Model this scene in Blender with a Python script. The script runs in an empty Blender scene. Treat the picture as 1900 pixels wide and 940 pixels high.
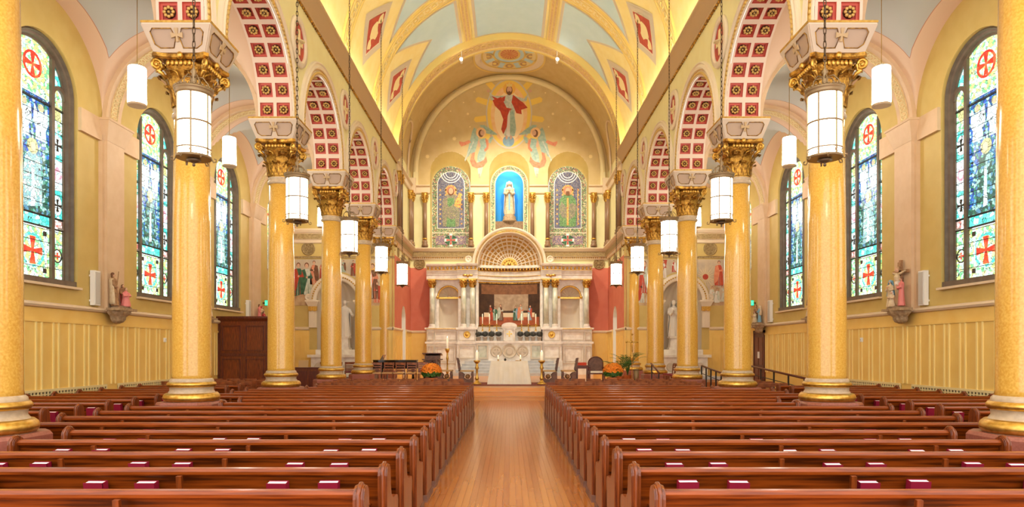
import bpy, bmesh, math, random
from mathutils import Vector, Matrix
R = random.Random(7)
PI = math.pi
scene = bpy.context.scene
COL = scene.collection
# ------------------------------------------------------------------ camera, world, exposure
cam_d = bpy.data.cameras.new('camera'); cam = bpy.data.objects.new('camera', cam_d); COL.objects.link(cam)
cam.location = (0, 0, 1.9); cam.rotation_euler = (PI/2, 0, 0)
cam_d.sensor_width = 36; cam_d.lens = 1260/1900*36
cam_d.shift_x = 5/1900; cam_d.shift_y = 180/1900; cam_d.clip_end = 300
scene.camera = cam
w = bpy.data.worlds.new('world'); scene.world = w; w.use_nodes = True
bgn = w.node_tree.nodes['Background']
bgn.inputs[0].default_value = (1.0, .97, .93, 1); bgn.inputs[1].default_value = 2.0
scene.view_settings.view_transform = 'Standard'; scene.view_settings.look = 'None'
scene.view_settings.exposure = 0.55; scene.view_settings.gamma = 1.0; scene.view_settings.use_curve_mapping = False
LANTERN_W = 150.0; PENDANT_W = 60.0; COVE_E = 52.0; SPOT_W = 2300.0
# ------------------------------------------------------------------ helpers
def lin(c):
    c = c/255.0
    return c/12.92 if c <= .04045 else ((c+.055)/1.055)**2.4
def C(r, g, b): return (lin(r), lin(g), lin(b), 1)
MATS = {}
def mat(name, col, rough=.5, metal=0.0, col2=None, scale=8.0, bump=0.0, bscale=None, coat=0.0, emit=None, es=0.0, stretch=None, detail=4.0, lo=.35, hi=.65, spec=None):
    m = bpy.data.materials.new(name); m.use_nodes = True
    nt = m.node_tree; n = nt.nodes; l = nt.links
    p = n['Principled BSDF']
    p.inputs['Base Color'].default_value = col
    p.inputs['Roughness'].default_value = rough; p.inputs['Metallic'].default_value = metal
    p.inputs['Coat Weight'].default_value = coat; p.inputs['Coat Roughness'].default_value = .12
    if spec is not None: p.inputs['Specular IOR Level'].default_value = spec
    if emit is not None:
        p.inputs['Emission Color'].default_value = emit; p.inputs['Emission Strength'].default_value = es
    tc = n.new('ShaderNodeTexCoord'); mp = n.new('ShaderNodeMapping')
    l.new(tc.outputs['Object'], mp.inputs['Vector'])
    if stretch: mp.inputs['Scale'].default_value = stretch
    if col2 is not None:
        nz = n.new('ShaderNodeTexNoise'); nz.inputs['Scale'].default_value = scale; nz.inputs['Detail'].default_value = detail
        l.new(mp.outputs[0], nz.inputs['Vector'])
        cr = n.new('ShaderNodeValToRGB'); cr.color_ramp.elements[0].color = col; cr.color_ramp.elements[1].color = col2
        cr.color_ramp.elements[0].position = lo; cr.color_ramp.elements[1].position = hi
        l.new(nz.outputs['Fac'], cr.inputs[0]); l.new(cr.outputs[0], p.inputs['Base Color'])
    if bump:
        nb = n.new('ShaderNodeTexNoise'); nb.inputs['Scale'].default_value = bscale or scale; nb.inputs['Detail'].default_value = 3
        l.new(mp.outputs[0], nb.inputs['Vector'])
        b = n.new('ShaderNodeBump'); b.inputs['Strength'].default_value = bump; b.inputs['Distance'].default_value = .02
        l.new(nb.outputs['Fac'], b.inputs['Height']); l.new(b.outputs[0], p.inputs['Normal'])
    MATS[name] = m
    return m
def glass_mat(name, cols, scale, es, lead=.05, dark=(.01, .012, .015, 1), emissive=True, obj=True, rough=.3, stretch=None):
    """leaded cells: every voronoi cell takes one of the colours, the joints are dark"""
    m = bpy.data.materials.new(name); m.use_nodes = True
    nt = m.node_tree; n = nt.nodes; l = nt.links; p = n['Principled BSDF']
    tc = n.new('ShaderNodeTexCoord'); mp = n.new('ShaderNodeMapping'); l.new(tc.outputs['Object'], mp.inputs[0])
    if stretch: mp.inputs['Scale'].default_value = stretch
    v = n.new('ShaderNodeTexVoronoi'); v.inputs['Scale'].default_value = scale; l.new(mp.outputs[0], v.inputs['Vector'])
    ve = n.new('ShaderNodeTexVoronoi'); ve.feature = 'DISTANCE_TO_EDGE'; ve.inputs['Scale'].default_value = scale; l.new(mp.outputs[0], ve.inputs['Vector'])
    sp = n.new('ShaderNodeSeparateColor'); l.new(v.outputs['Color'], sp.inputs[0])
    cr = n.new('ShaderNodeValToRGB'); cr.color_ramp.interpolation = 'CONSTANT'
    e = cr.color_ramp.elements
    for i, c in enumerate(cols):
        x = e[i] if i < 2 else e.new(i/len(cols))
        x.position = i/len(cols); x.color = c
    l.new(sp.outputs[0], cr.inputs[0])
    gt = n.new('ShaderNodeMath'); gt.operation = 'GREATER_THAN'; gt.inputs[1].default_value = lead; l.new(ve.outputs['Distance'], gt.inputs[0])
    mx = n.new('ShaderNodeMix'); mx.data_type = 'RGBA'; l.new(gt.outputs[0], mx.inputs['Factor'])
    mx.inputs['A'].default_value = dark; l.new(cr.outputs[0], mx.inputs['B'])
    p.inputs['Roughness'].default_value = rough
    if emissive:
        p.inputs['Base Color'].default_value = (.02, .02, .02, 1)
        l.new(mx.outputs['Result'], p.inputs['Emission Color']); p.inputs['Emission Strength'].default_value = es
    else:
        l.new(mx.outputs['Result'], p.inputs['Base Color'])
    MATS[name] = m
    return m
class MB:
    def __init__(s): s.v = []; s.f = []; s.m = []; s.s = []; s.cur = 0
    def add(s, vs, fs, mi=None, sm=False):
        o = len(s.v); s.v.extend([tuple(q) for q in vs]); mi = s.cur if mi is None else mi
        for f in fs: s.f.append(tuple(i+o for i in f)); s.m.append(mi); s.s.append(sm)
        return s
    def box(s, x0, x1, y0, y1, z0, z1, mi=None):
        return s.add([(x0,y0,z0),(x1,y0,z0),(x1,y1,z0),(x0,y1,z0),(x0,y0,z1),(x1,y0,z1),(x1,y1,z1),(x0,y1,z1)],
              [(0,3,2,1),(4,5,6,7),(0,1,5,4),(1,2,6,5),(2,3,7,6),(3,0,4,7)], mi)
    def cbox(s, cx, cy, cz, sx, sy, sz, mi=None): return s.box(cx-sx/2, cx+sx/2, cy-sy/2, cy+sy/2, cz-sz/2, cz+sz/2, mi)
    def prism(s, poly, ax, a0, a1, mi=None, sm=False):
        n = len(poly)
        def P(p, a): return (a, p[0], p[1]) if ax == 'x' else ((p[0], a, p[1]) if ax == 'y' else (p[0], p[1], a))
        vs = [P(p, a0) for p in poly]+[P(p, a1) for p in poly]
        s.add(vs, [tuple(range(n))[::-1], tuple(range(n, 2*n))], mi)
        o = len(s.v)-2*n; mi = s.cur if mi is None else mi
        for i in range(n):
            j = (i+1) % n; s.f.append((o+i, o+j, o+n+j, o+n+i)); s.m.append(mi); s.s.append(sm)
        return s
    def taper(s, poly0, z0, poly1, z1, mi=None):
        n = len(poly0); vs = [(p[0], p[1], z0) for p in poly0]+[(p[0], p[1], z1) for p in poly1]
        return s.add(vs, [tuple(range(n))[::-1], tuple(range(n, 2*n))]+[(i, (i+1) % n, n+(i+1) % n, n+i) for i in range(n)], mi)
    def lathe(s, prof, n=24, c=(0,0,0), mi=None, sm=True, a0=0, a1=2*PI, fx=1, fy=1, fold=None):
        full = abs(a1-a0-2*PI) < 1e-6; k = n if full else n+1; vs = []
        for r, z in prof:
            for i in range(k):
                a = a0+(a1-a0)*i/n
                rr = r*(1+(fold(a, z) if fold else 0))
                vs.append((c[0]+rr*math.cos(a)*fx, c[1]+rr*math.sin(a)*fy, c[2]+z))
        fs = []
        for j in range(len(prof)-1):
            for i in range(n):
                i2 = (i+1) % k
                fs.append((j*k+i, j*k+i2, (j+1)*k+i2, (j+1)*k+i))
        if full:
            if prof[0][0] > 1e-5: fs.append(tuple(range(k))[::-1])
            if prof[-1][0] > 1e-5: fs.append(tuple(range((len(prof)-1)*k, len(prof)*k)))
        return s.add(vs, fs, mi, sm)
    def sphere(s, c, r, nu=10, nv=6, sc=(1,1,1), mi=None):
        vs = []; fs = []
        for j in range(nv+1):
            t = PI*j/nv
            for i in range(nu):
                a = 2*PI*i/nu
                vs.append((c[0]+r*sc[0]*math.sin(t)*math.cos(a), c[1]+r*sc[1]*math.sin(t)*math.sin(a), c[2]-r*sc[2]*math.cos(t)))
        for j in range(nv):
            for i in range(nu): fs.append((j*nu+i, j*nu+(i+1) % nu, (j+1)*nu+(i+1) % nu, (j+1)*nu+i))
        return s.add(vs, fs, mi, True)
    def tube(s, path, r, n=6, mi=None, closed=False, sm=True, flat=1.0):
        path = [Vector(p) for p in path]; L = len(path); vs = []; fs = []
        rs = r if isinstance(r, (list, tuple)) else [r]*L
        for i, p in enumerate(path):
            t = (path[(i+1) % L]-path[i-1]) if closed else (path[min(i+1, L-1)]-path[max(i-1, 0)])
            t = t.normalized() if t.length > 1e-9 else Vector((0,0,1))
            up = Vector((0,0,1)) if abs(t.z) < .9 else Vector((1,0,0))
            a = t.cross(up).normalized(); b = a.cross(t)
            for k in range(n):
                q = 2*PI*k/n
                vs.append(p+a*(rs[i]*math.cos(q))+b*(rs[i]*flat*math.sin(q)))
        for i in range(L if closed else L-1):
            for k in range(n):
                i2 = (i+1) % L; k2 = (k+1) % n
                fs.append((i*n+k, i*n+k2, i2*n+k2, i2*n+k))
        if not closed: fs += [tuple(range(n))[::-1], tuple(range((L-1)*n, L*n))]
        return s.add(vs, fs, mi, sm)
    def grid(s, fn, nu, nv, mi=None, sm=True, skip=None):
        vs = [fn(i/nu, j/nv) for j in range(nv+1) for i in range(nu+1)]; k = nu+1
        return s.add(vs, [(j*k+i, j*k+i+1, (j+1)*k+i+1, (j+1)*k+i) for j in range(nv) for i in range(nu) if not (skip and skip(i, j))], mi, sm)
    def sweep(s, prof, path, mi=None, sm=False, closed_prof=True):
        """path: list of (origin, axis_a, axis_b); prof: list of (a,b)"""
        k = len(prof); vs = []
        for o, a, b in path:
            for p in prof: vs.append(tuple(o[i]+a[i]*p[0]+b[i]*p[1] for i in range(3)))
        fs = []
        for j in range(len(path)-1):
            for i in range(k if closed_prof else k-1):
                i2 = (i+1) % k; fs.append((j*k+i, j*k+i2, (j+1)*k+i2, (j+1)*k+i))
        return s.add(vs, fs, mi, sm)
    def mesh(s, name, mats):
        me = bpy.data.meshes.new(name); me.from_pydata(s.v, [], s.f)
        for m in (mats if isinstance(mats, (list, tuple)) else [mats]): me.materials.append(MATS[m] if isinstance(m, str) else m)
        me.polygons.foreach_set('material_index', s.m); me.polygons.foreach_set('use_smooth', s.s)
        me.update(); return me
def O(name, me, mats=None, parent=None, loc=None, rot=None, sc=None, label=None, cat=None, group=None, kind=None):
    if isinstance(me, MB): me = me.mesh(name, mats)
    o = bpy.data.objects.new(name, me); COL.objects.link(o)
    if parent is not None: o.parent = parent
    if loc is not None: o.location = loc
    if rot is not None: o.rotation_euler = rot
    if sc is not None: o.scale = sc
    if label: o['label'] = label
    if cat: o['category'] = cat
    if group: o['group'] = group
    if kind: o['kind'] = kind
    return o
def E(name, loc, label=None, cat=None, group=None, rz=0, kind=None, sc=None):
    o = O(name, None, None, None, loc, (0,0,rz), sc, label, cat, group, kind); o.empty_display_size = .2
    return o
def copytree(o, parent=None):
    c = o.copy(); COL.objects.link(c); c.parent = parent
    for ch in list(o.children): copytree(ch, c)
    return c
def arc(r, a0, a1, n, cx=0, cz=0): return [(cx+r*math.cos(a0+(a1-a0)*i/n), cz+r*math.sin(a0+(a1-a0)*i/n)) for i in range(n+1)]
def ngon(r, n, rot=0): return [(r*math.cos(rot+2*PI*i/n), r*math.sin(rot+2*PI*i/n)) for i in range(n)]
ORD = ['first','second','third','fourth','fifth','sixth','seventh','eighth','ninth','tenth','eleventh','twelfth','thirteenth','fourteenth','fifteenth','sixteenth','seventeenth','eighteenth','nineteenth','twentieth']
SIDE = {-1: 'left', 1: 'right'}
# ------------------------------------------------------------------ materials
mat('shaft', C(230,184,88), .24, col2=C(210,154,54), scale=34, coat=.6, detail=6, lo=.3, hi=.7)
mat('plinth_stone', C(158,92,76), .35, col2=C(140,78,62), scale=30)
mat('gold', C(204,158,70), .34, .9, col2=C(226,186,98), scale=14, bump=.15)
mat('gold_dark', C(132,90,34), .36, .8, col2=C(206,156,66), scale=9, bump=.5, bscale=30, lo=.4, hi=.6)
mat('base_grey', C(198,176,148), .4, col2=C(180,158,130), scale=12)
mat('impost', C(184,158,136), .6)
mat('strap', C(204,184,162), .55)
mat('soffit', C(232,208,188), .6)
mat('rosette_dark', C(84,54,36), .5)
mat('cream', C(232,216,192), .55)
mat('pink', C(220,190,154), .6, col2=C(214,182,144), scale=3)
mat('olive', C(208,182,108), .6, col2=C(202,174,98), scale=2)
mat('pale_yellow', C(236,228,176), .6, col2=C(232,222,166), scale=2)
mat('nave_yellow', C(246,232,170), .6, col2=C(242,224,150), scale=2)
mat('chancel_tan', C(214,190,134), .6, col2=C(208,182,124), scale=2)
mat('blue_panel', C(198,224,236), .6, col2=C(192,220,232), scale=2)
mat('panel_border', C(210,200,182), .6)
mat('rib_tan', C(238,222,170), .6)
mat('rib_gold', C(232,206,124), .5)
mat('red_panel', C(190,78,60), .6, col2=C(176,66,52), scale=6)
mat('coffer_red', C(206,96,80), .6)
mat('coffer_dark', C(176,68,58), .6)
mat('red_wall', C(216,126,100), .6, col2=C(210,116,90), scale=2)
mat('cornice_tan', C(196,166,124), .6)
mat('cornice_light', C(226,204,172), .6)
mat('wainscot', C(242,206,118), .5, col2=C(238,198,106), scale=2)
mat('wood_pew', C(138,62,11), .36, col2=C(70,27,3), scale=3, stretch=(.45, 5, 9), coat=.08, detail=9, lo=.40, hi=.64, spec=.2)
mat('wood_rail', C(150,70,18), .3, col2=C(110,45,9), scale=4, stretch=(.6, 5, 11), coat=.15, spec=.3)
mat('wood_pew_end', C(140,66,19), .32, col2=C(90,37,9), scale=5, stretch=(8, 8, .7), coat=.2, detail=6)
mat('wood_dark', C(112,48,24), .35, col2=C(78,30,14), scale=6, stretch=(6, 6, .6), coat=.2)
mat('wood_chair', C(156,88,44), .4, col2=C(120,62,30), scale=8, coat=.1)
mat('wood_grey', C(126,86,68), .5, col2=C(100,68,54), scale=9)
mat('plank_a', C(182,108,36), .2, col2=C(174,98,31), scale=3, stretch=(5, .05, 1), coat=.3)
mat('plank_b', C(190,117,42), .2, col2=C(180,106,36), scale=3, stretch=(5, .05, 1), coat=.3)
mat('plank_c', C(174,99,30), .2, col2=C(166,90,26), scale=3, stretch=(5, .05, 1), coat=.3)
mat('floor_dark', C(176,104,44), .35, col2=C(162,92,36), scale=5)
mat('step_wood', C(226,158,80), .3, col2=C(214,142,64), scale=3, stretch=(.3, 4, 4), coat=.3)
mat('burgundy', C(138,12,46), .5)
mat('paper', C(250,248,244), .7)
mat('marble', C(246,240,230), .35, col2=C(226,216,204), scale=4, detail=8, coat=.1)
mat('marble_step', C(212,214,214), .3, col2=C(192,194,196), scale=3, detail=8, coat=.2)
mat('marble_green', C(226,226,210), .3, col2=C(186,192,170), scale=5, detail=10, stretch=(1, 1, .5), coat=.2)
mat('marble_niche_frame_shade', C(210,196,176), .45)  # niche marble; on the panel frames its darker tone replaces shading
mat('lamp_glass', C(255,246,226), .4, emit=(1.0, .93, .80, 1), es=9.0)
mat('lamp_glass_aisle', C(255,240,210), .4, emit=(1.0, .93, .80, 1), es=26.0)
mat('lamp_metal', C(150,126,92), .45, .5)
mat('chain', C(92,72,50), .5, .4)
mat('bronze', C(112,92,70), .4, .5)
mat('cove_lamp', C(255,240,200), .4, emit=(1.0, .95, .80, 1), es=COVE_E)
mat('window_frame', C(112,96,80), .45, col2=C(98,82,68), scale=5)
mat('lead', C(30,28,28), .6)
mat('black', C(14,13,14), .12, coat=.6)
mat('iron', C(30,27,25), .4)
mat('white', C(238,236,230), .5)
mat('grey_plastic', C(200,196,188), .5)
mat('cloth_white', C(250,243,226), .8, col2=C(244,235,214), scale=3)
mat('exit_green', C(20,160,90), .5, emit=(.03, .75, .35, 1), es=1.4)
mat('skin', C(214,168,136), .6)
mat('hair', C(120,78,48), .7)
mat('statue_white', C(226,220,210), .55)
mat('statue_cream', C(224,204,170), .6, col2=C(204,176,134), scale=9)
mat('statue_brown', C(176,134,92), .6, col2=C(140,100,64), scale=12)
mat('statue_pink', C(226,132,126), .6)
mat('statue_blue', C(130,176,200), .6)
mat('statue_red', C(186,62,60), .6)
mat('stone_brown', C(150,122,92), .7, col2=C(122,96,70), scale=14, bump=.5)
mat('stone_tan', C(186,158,122), .7, col2=C(156,128,94), scale=14, bump=.6)
mat('niche_blue', C(60,160,235), .6)
mat('leaf_green', C(70,120,44), .6, col2=C(46,92,30), scale=12)
mat('leaf_dark', C(52,66,46), .6, col2=C(84,78,84), scale=30)
mat('orange_flower', C(252,168,48), .6, col2=C(238,120,26), scale=30)
mat('terracotta', C(196,110,60), .7)
mat('pot_grey', C(190,180,170), .7)
mat('carpet_red', C(150,70,56), .9, col2=C(110,56,50), scale=18)
mat('carpet_edge', C(196,158,120), .9)
mat('candle', C(250,240,214), .5, emit=(1, .86, .6, 1), es=.25)
mat('flame', C(255,220,140), .5, emit=(1, .8, .4, 1), es=6)
mat('spot_bulb', C(255,250,235), .5, emit=(1, .95, .85, 1), es=24)
mat('tan_seat', C(204,168,116), .7)
mat('red_cloth', C(214,66,30), .7)
mat('orange_paint', C(224,150,112), .7, col2=C(212,124,90), scale=6)
mat('crimson_paint', C(196,74,44), .7, col2=C(172,58,38), scale=6)
mat('teal_paint', C(176,196,178), .7, col2=C(146,174,160), scale=6)
mat('robe_paint', C(212,212,196), .7, col2=C(176,186,170), scale=6)
mat('glory_yellow', C(240,206,96), .7)
mat('glory_peach', C(244,206,150), .7, col2=C(240,190,128), scale=3)
mat('glory_pale', C(246,222,176), .7)
mat('halo_gold', C(238,184,86), .6)
mat('globe_blue', C(126,160,186), .6, col2=C(150,180,190), scale=5)
mat('star_paint', C(240,220,160), .7)
mat('green_paint', C(70,112,80), .7, col2=C(48,86,62), scale=6)
mat('brown_paint', C(130,84,54), .7, col2=C(104,64,40), scale=5)
mat('mural_ground', C(206,176,134), .7, col2=C(176,140,104), scale=3)
mat('mural_sky', C(210,190,158), .7, col2=C(184,168,148), scale=2)
mat('guilloche', C(228,198,146), .6, col2=C(214,178,120), scale=9)
mat('rosette', C(214,178,104), .42, .25)
mat('dome_gold', C(204,156,74), .45, .2)
mat('batten', C(250,226,150), .45)
mat('relief', C(176,150,100), .6, col2=C(142,116,72), scale=14, bump=.6)
mat('picture_dark', C(74,46,26), .6, col2=C(54,32,18), scale=4)
mat('picture_brown', C(140,92,56), .6, col2=C(116,74,44), scale=5)
mat('picture_grey', C(184,160,132), .6, col2=C(160,134,108), scale=4)
mat('picture_floor', C(186,96,56), .6, col2=C(160,78,44), scale=5)
mat('picture_linen', C(226,204,172), .6)
mat('grille', C(232,214,160), .5)
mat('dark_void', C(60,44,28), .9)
mat('colonnette', C(140,108,80), .35)
mat('chain_gold', C(190,150,70), .4, .7)
glass_mat('glass_pale', [C(214,240,226), C(170,220,190), C(232,226,150), C(110,190,130), C(226,246,240), C(190,220,120)], 13, 1.5, .035)
glass_mat('glass_blue', [C(40,90,190), C(90,170,215), C(30,60,130), C(60,140,110), C(170,215,225), C(40,110,150), C(60,110,190), C(150,205,190)], 13, 1.25, .04)
glass_mat('glass_green', [C(40,120,90), C(90,170,150), C(30,80,70), C(150,200,190), C(80,140,170), C(40,90,80)], 13, 1.2, .04)
glass_mat('glass_red', [C(230,60,30), C(214,40,24), C(240,90,50)], 9, 1.3, .02)
glass_mat('glass_white', [C(236,250,246), C(214,240,240), C(200,232,236)], 6, 1.6, .03)
glass_mat('glass_teal', [C(90,220,200), C(120,230,214), C(60,190,180), C(190,245,235)], 9, 1.4, .03)
glass_mat('glass_robe', [C(190,220,220), C(150,200,190), C(214,232,222), C(130,180,190)], 15, 1.25, .04)
glass_mat('glass_dark', [C(40,24,10), C(60,40,20)], 6, .4, .03)
glass_mat('glass_gold', [C(226,220,150), C(206,206,140)], 9, 1.1, .03)
glass_mat('glass_purple', [C(60,40,150), C(110,60,170), C(30,30,110), C(150,110,200), C(40,90,170)], 8, 1.0, .04)
glass_mat('mosaic_blue', [C(52,64,120), C(66,80,140), C(44,52,100), C(120,128,150)], 24, 0, .04, C(190,176,140), emissive=False)
glass_mat('mosaic_border', [C(60,112,64), C(96,140,84), C(40,52,50), C(206,196,150), C(150,70,60), C(84,128,90)], 17, 0, .05, C(214,204,170), emissive=False)
glass_mat('mosaic_gold', [C(226,186,90), C(206,160,66), C(190,70,44)], 28, 0, .04, C(240,220,150), emissive=False)
glass_mat('mosaic_purple', [C(110,60,120), C(60,64,130), C(140,90,140), C(200,180,150)], 26, 0, .05, C(200,190,160), emissive=False)
glass_mat('mosaic_green', [C(60,130,80), C(90,150,100), C(46,106,70), C(120,170,110)], 26, 0, .03, C(180,170,110), emissive=False)
glass_mat('mosaic_robe', [C(150,150,120), C(120,130,100), C(176,166,130), C(140,120,130)], 26, 0, .03, C(100,90,70), emissive=False)
# ------------------------------------------------------------------ layout numbers (metres; camera at origin looking +Y)
BAY = 5.47
def CY(i): return 8.5+BAY*i
XC = 6.53; XN = 6.05; XA = 7.0; XW = 11.45
ZS = 8.36; ZCOR = 12.05; PLAT = .45; YEND = 35.5; YB = 42.0; XCH = 6.1
VR = 6.1; VC = 12.3
def struct(name, mb, mats, parent=None, **k):
    return O(name, mb, mats, parent, kind=None if parent else 'structure', **k)
# ---- floor
mb = MB().box(-XW-.4, XW+.4, -3, 42.6, -.2, 0)
floor = struct('floor', mb, 'floor_dark')
pm = []
for L in (2.4, 3.1, 3.8, 4.4):
    pm.append([MB().box(-.0405, .0405, 0, L-.006, 0, .014).mesh('plank', m) for m in ('plank_a','plank_b','plank_c')]+[L])
nP = 26; pw = 2.16/nP
for i in range(nP):
    y = 6.2-R.random()*2
    while y < 25.7:
        q = R.choice(pm)
        if y+q[3] > 25.76:
            L = 25.755-y
            if L < .1: break
            O('plank', MB().box(-.0405, .0405, 0, L-.006, 0, .014), R.choice(['plank_a','plank_b','plank_c']), floor, (-1.08+pw*(i+.5), y, 0)); break
        O('plank', q[R.choice([0, 1, 1, 2, 0])], None, floor, (-1.08+pw*(i+.5), y, 0)); y += q[3]
# ---- sanctuary platform and steps
struct('floor_sanctuary', MB().box(-7.3, 7.3, 26.65, 42.3, 0, PLAT), 'step_wood')
struct('floor_step_lower', MB().box(-7.2, 7.2, 25.77, 26.22, 0, .15).box(-7.2, 7.2, 25.74, 26.2, .135, .155), 'step_wood')
struct('floor_step_upper', MB().box(-7.2, 7.2, 26.22, 26.65, 0, .30).box(-7.2, 7.2, 26.19, 26.64, .285, .305), 'step_wood')
for s in (-1, 1):
    struct('floor_chapel_'+SIDE[s], MB().box(min(s*7.3, s*XW), max(s*7.3, s*XW), 31.2, 36.4, 0, PLAT), 'floor_dark')
# ---- generic wall with arched openings : strip in (u,z)
def wall_faces(mb, P, u0, u1, z0, z1, holes, mi=0, n=20):
    us = u0
    def quad(a, b, c, d): mb.add([P(*a), P(*b), P(*c), P(*d)], [(0, 1, 2, 3)], mi)
    for (uc, hw, zb, zs, rise) in sorted(holes):
        quad((us, z0), (uc-hw, z0), (uc-hw, z1), (us, z1))
        if zb > z0: quad((uc-hw, z0), (uc+hw, z0), (uc+hw, zb), (uc-hw, zb))
        for i in range(n):
            a = PI-PI*i/n; b = PI-PI*(i+1)/n
            quad((uc+hw*math.cos(a), zs+rise*math.sin(a)), (uc+hw*math.cos(b), zs+rise*math.sin(b)), (uc+hw*math.cos(b), z1), (uc+hw*math.cos(a), z1))
        us = uc+hw
    quad((us, z0), (u1, z0), (u1, z1), (us, z1))
def reveal(mb, P0, P1, uc, hw, zb, zs, rise, mi=0, n=20, sill=True, hw1=None, zs1=None, rise1=None, zb1=None):
    hw1 = hw if hw1 is None else hw1; zs1 = zs if zs1 is None else zs1; rise1 = rise if rise1 is None else rise1; zb1 = zb if zb1 is None else zb1
    def ring(h, zb, zs, r): return [(uc-h, zb)]+[(uc+h*math.cos(PI-PI*i/n), zs+r*math.sin(PI*i/n)) for i in range(n+1)]+[(uc+h, zb)]
    a = ring(hw, zb, zs, rise); b = ring(hw1, zb1, zs1, rise1); k = len(a)
    vs = [P0(*p) for p in a]+[P1(*p) for p in b]
    mb.add(vs, [(i, i+1, k+i+1, k+i) for i in range(k-1)]+([(0, k-1, 2*k-1, k)] if sill else []), mi)
WIN_HW, WIN_ZB, WIN_ZS = 1.3, 3.55, 8.45
W4 = dict(hw=.55, zb=5.7, zs=8.6)
BATTEN = MB().box(-.016, .016, -.024, .024, .95, 2.62).mesh('batten', 'batten')
for s in (-1, 1):
    sd = SIDE[s]
    mb = MB(); holes = [(CY(k)+BAY/2, WIN_HW, WIN_ZB, WIN_ZS, WIN_HW) for k in range(-1, 4)]+[(CY(4)+BAY/2-.35, .6, W4['zb'], W4['zs'], .6)]
    wall_faces(mb, lambda u, z: (s*XW, u, z), 3.0, YEND+.3, 0, 11.0, holes)
    for h in holes: reveal(mb, lambda u, z: (s*XW, u, z), lambda u, z: (s*(XW+.45), u, z), *h)
    wl = struct('wall_'+sd, mb, 'olive')
    # outer skin closing the wall behind the reveals
    # pilasters with flared caps and the impost course that runs to the window frames
    for i in range(0, 6):
        y = CY(i)
        if i == 5: y = CY(5)-.62
        m = MB().box(-.14, .14, -.42, .42, 3.0, 7.78).box(-.06, .06, -.52, .52, 3.0, 7.78)
        O('pilaster', m, 'pink', wl, (s*(XW-.05), y, 0))
        m = MB().taper([(-.15,-.44),(.15,-.44),(.15,.44),(-.15,.44)], 7.78, [(-.30,-.62),(.30,-.62),(.30,.62),(-.30,.62)], 8.30)
        m.box(-.32, .32, -.64, .64, 8.30, ZS)
        O('pilaster_cap', m, 'pink', wl, (s*(XW-.05), y, 0))
        if i < 5:
            for a, b in ((CY(i)+.5, CY(i)+BAY/2-WIN_HW-.02), (CY(i)+BAY/2+WIN_HW+.02, CY(i+1)-.5)):
                if i == 4 and a > CY(4)+1: continue
                O('impost_band', MB().box(-.05, .05, 0, b-a, 7.75, ZS), 'pink', wl, (s*(XW-.04), a, 0))
    # wainscot
    m = MB().box(-.03, .03, 3.0, YEND, .95, 2.96); O('wainscot_board', m, 'wainscot', wl, (s*(XW-.02), 0, 0))
    m = MB().prism([(0, 2.94), (-.10*s, 2.97), (-.13*s, 3.02), (-.11*s, 3.07), (0, 3.1)], 'y', 3.0, YEND); O('chair_rail', m, 'cornice_light', wl, (s*(XW-.02), 0, 0))
    m = MB().box(-.05, .05, 3.0, YEND, 2.6, 2.66); O('wainscot_trim', m, 'wainscot', wl, (s*(XW-.03), 0, 0))
    y = 12.2
    while y < YEND-.3:
        for d in (0, .42):
            O('batten', BATTEN, None, wl, (s*(XW-.06), y+d, 0))
        y += .62
    # heating grilles along the foot of the wainscot
    for k in range(0, 3):
        m = MB(); y0 = CY(k)+.35; L = BAY-.6
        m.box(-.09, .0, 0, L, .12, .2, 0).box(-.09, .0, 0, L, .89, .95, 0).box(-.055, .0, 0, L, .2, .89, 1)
        n = int(L/.12)
        for j in range(n+1): m.box(-.085, -.05, j*L/n-.02, j*L/n+.02, .2, .89, 0)
        for z in (.34, .48, .62, .74, .82): m.box(-.086, -.05, 0, L, z-.012, z+.012, 0)
        O('heating_grille', m, ['grille', 'dark_void'], wl, (s*(XW-.0), y0, 0), (0, 0, 0 if s > 0 else PI) if s > 0 else None, (1, 1, 1) if s > 0 else (-1, 1, 1))
    O('baseboard', MB().box(-.04, .04, 3, YEND, 0, .95), 'wainscot', wl, (s*(XW+.01), 0, 0))
# ---- arcade walls
ARR = 2.24; STILT = .10
def arch_pts(n, r=ARR, grow=0):
    r = r+grow
    p = [(-r, 0)]+[(r*math.cos(PI-PI*i/n), STILT+r*math.sin(PI*i/n)) for i in range(n+1)]+[(r, 0)]
    return p
NR = 14; CW = .37
tot = 2*STILT+PI*ARR
# arc-length parameters of coffer edges
def arc_pt(sv):
    if sv < STILT: return (-ARR, sv, PI)
    if sv > tot-STILT: return (ARR, tot-sv, 0)
    a = PI-(sv-STILT)/ARR
    return (ARR*math.cos(a), STILT+ARR*math.sin(a), a)
stations = [0.0]; rows = []
for j in range(NR):
    c = (j+.5)*tot/NR; stations += [c-CW/2, c+CW/2]; rows.append(c)
stations.append(tot)
XS = [-.475, -.415, -.045, .045, .415, .475]   # soffit lateral stations, coffers in 1-2 and 3-4
cof = MB()
h = CW/2; d = .055
for (a, b, z0, z1, mi) in ((h, h, 0, d, 0),):
    vs = []
    for zz in (0, d):
        vs += [(-h,-h,zz),(h,-h,zz),(h,h,zz),(-h,h,zz)]
    cof.add(vs, [(0,1,5,4),(1,2,6,5),(2,3,7,6),(3,0,4,7)], 0)
h2 = h*.72
cof.add([(-h,-h,d),(h,-h,d),(h,h,d),(-h,h,d),(-h2,-h2,d),(h2,-h2,d),(h2,h2,d),(-h2,h2,d),(-h2,-h2,d+.02),(h2,-h2,d+.02),(h2,h2,d+.02),(-h2,h2,d+.02)],
   [(0,1,5,4),(1,2,6,5),(2,3,7,6),(3,0,4,7)], 0)
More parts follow.
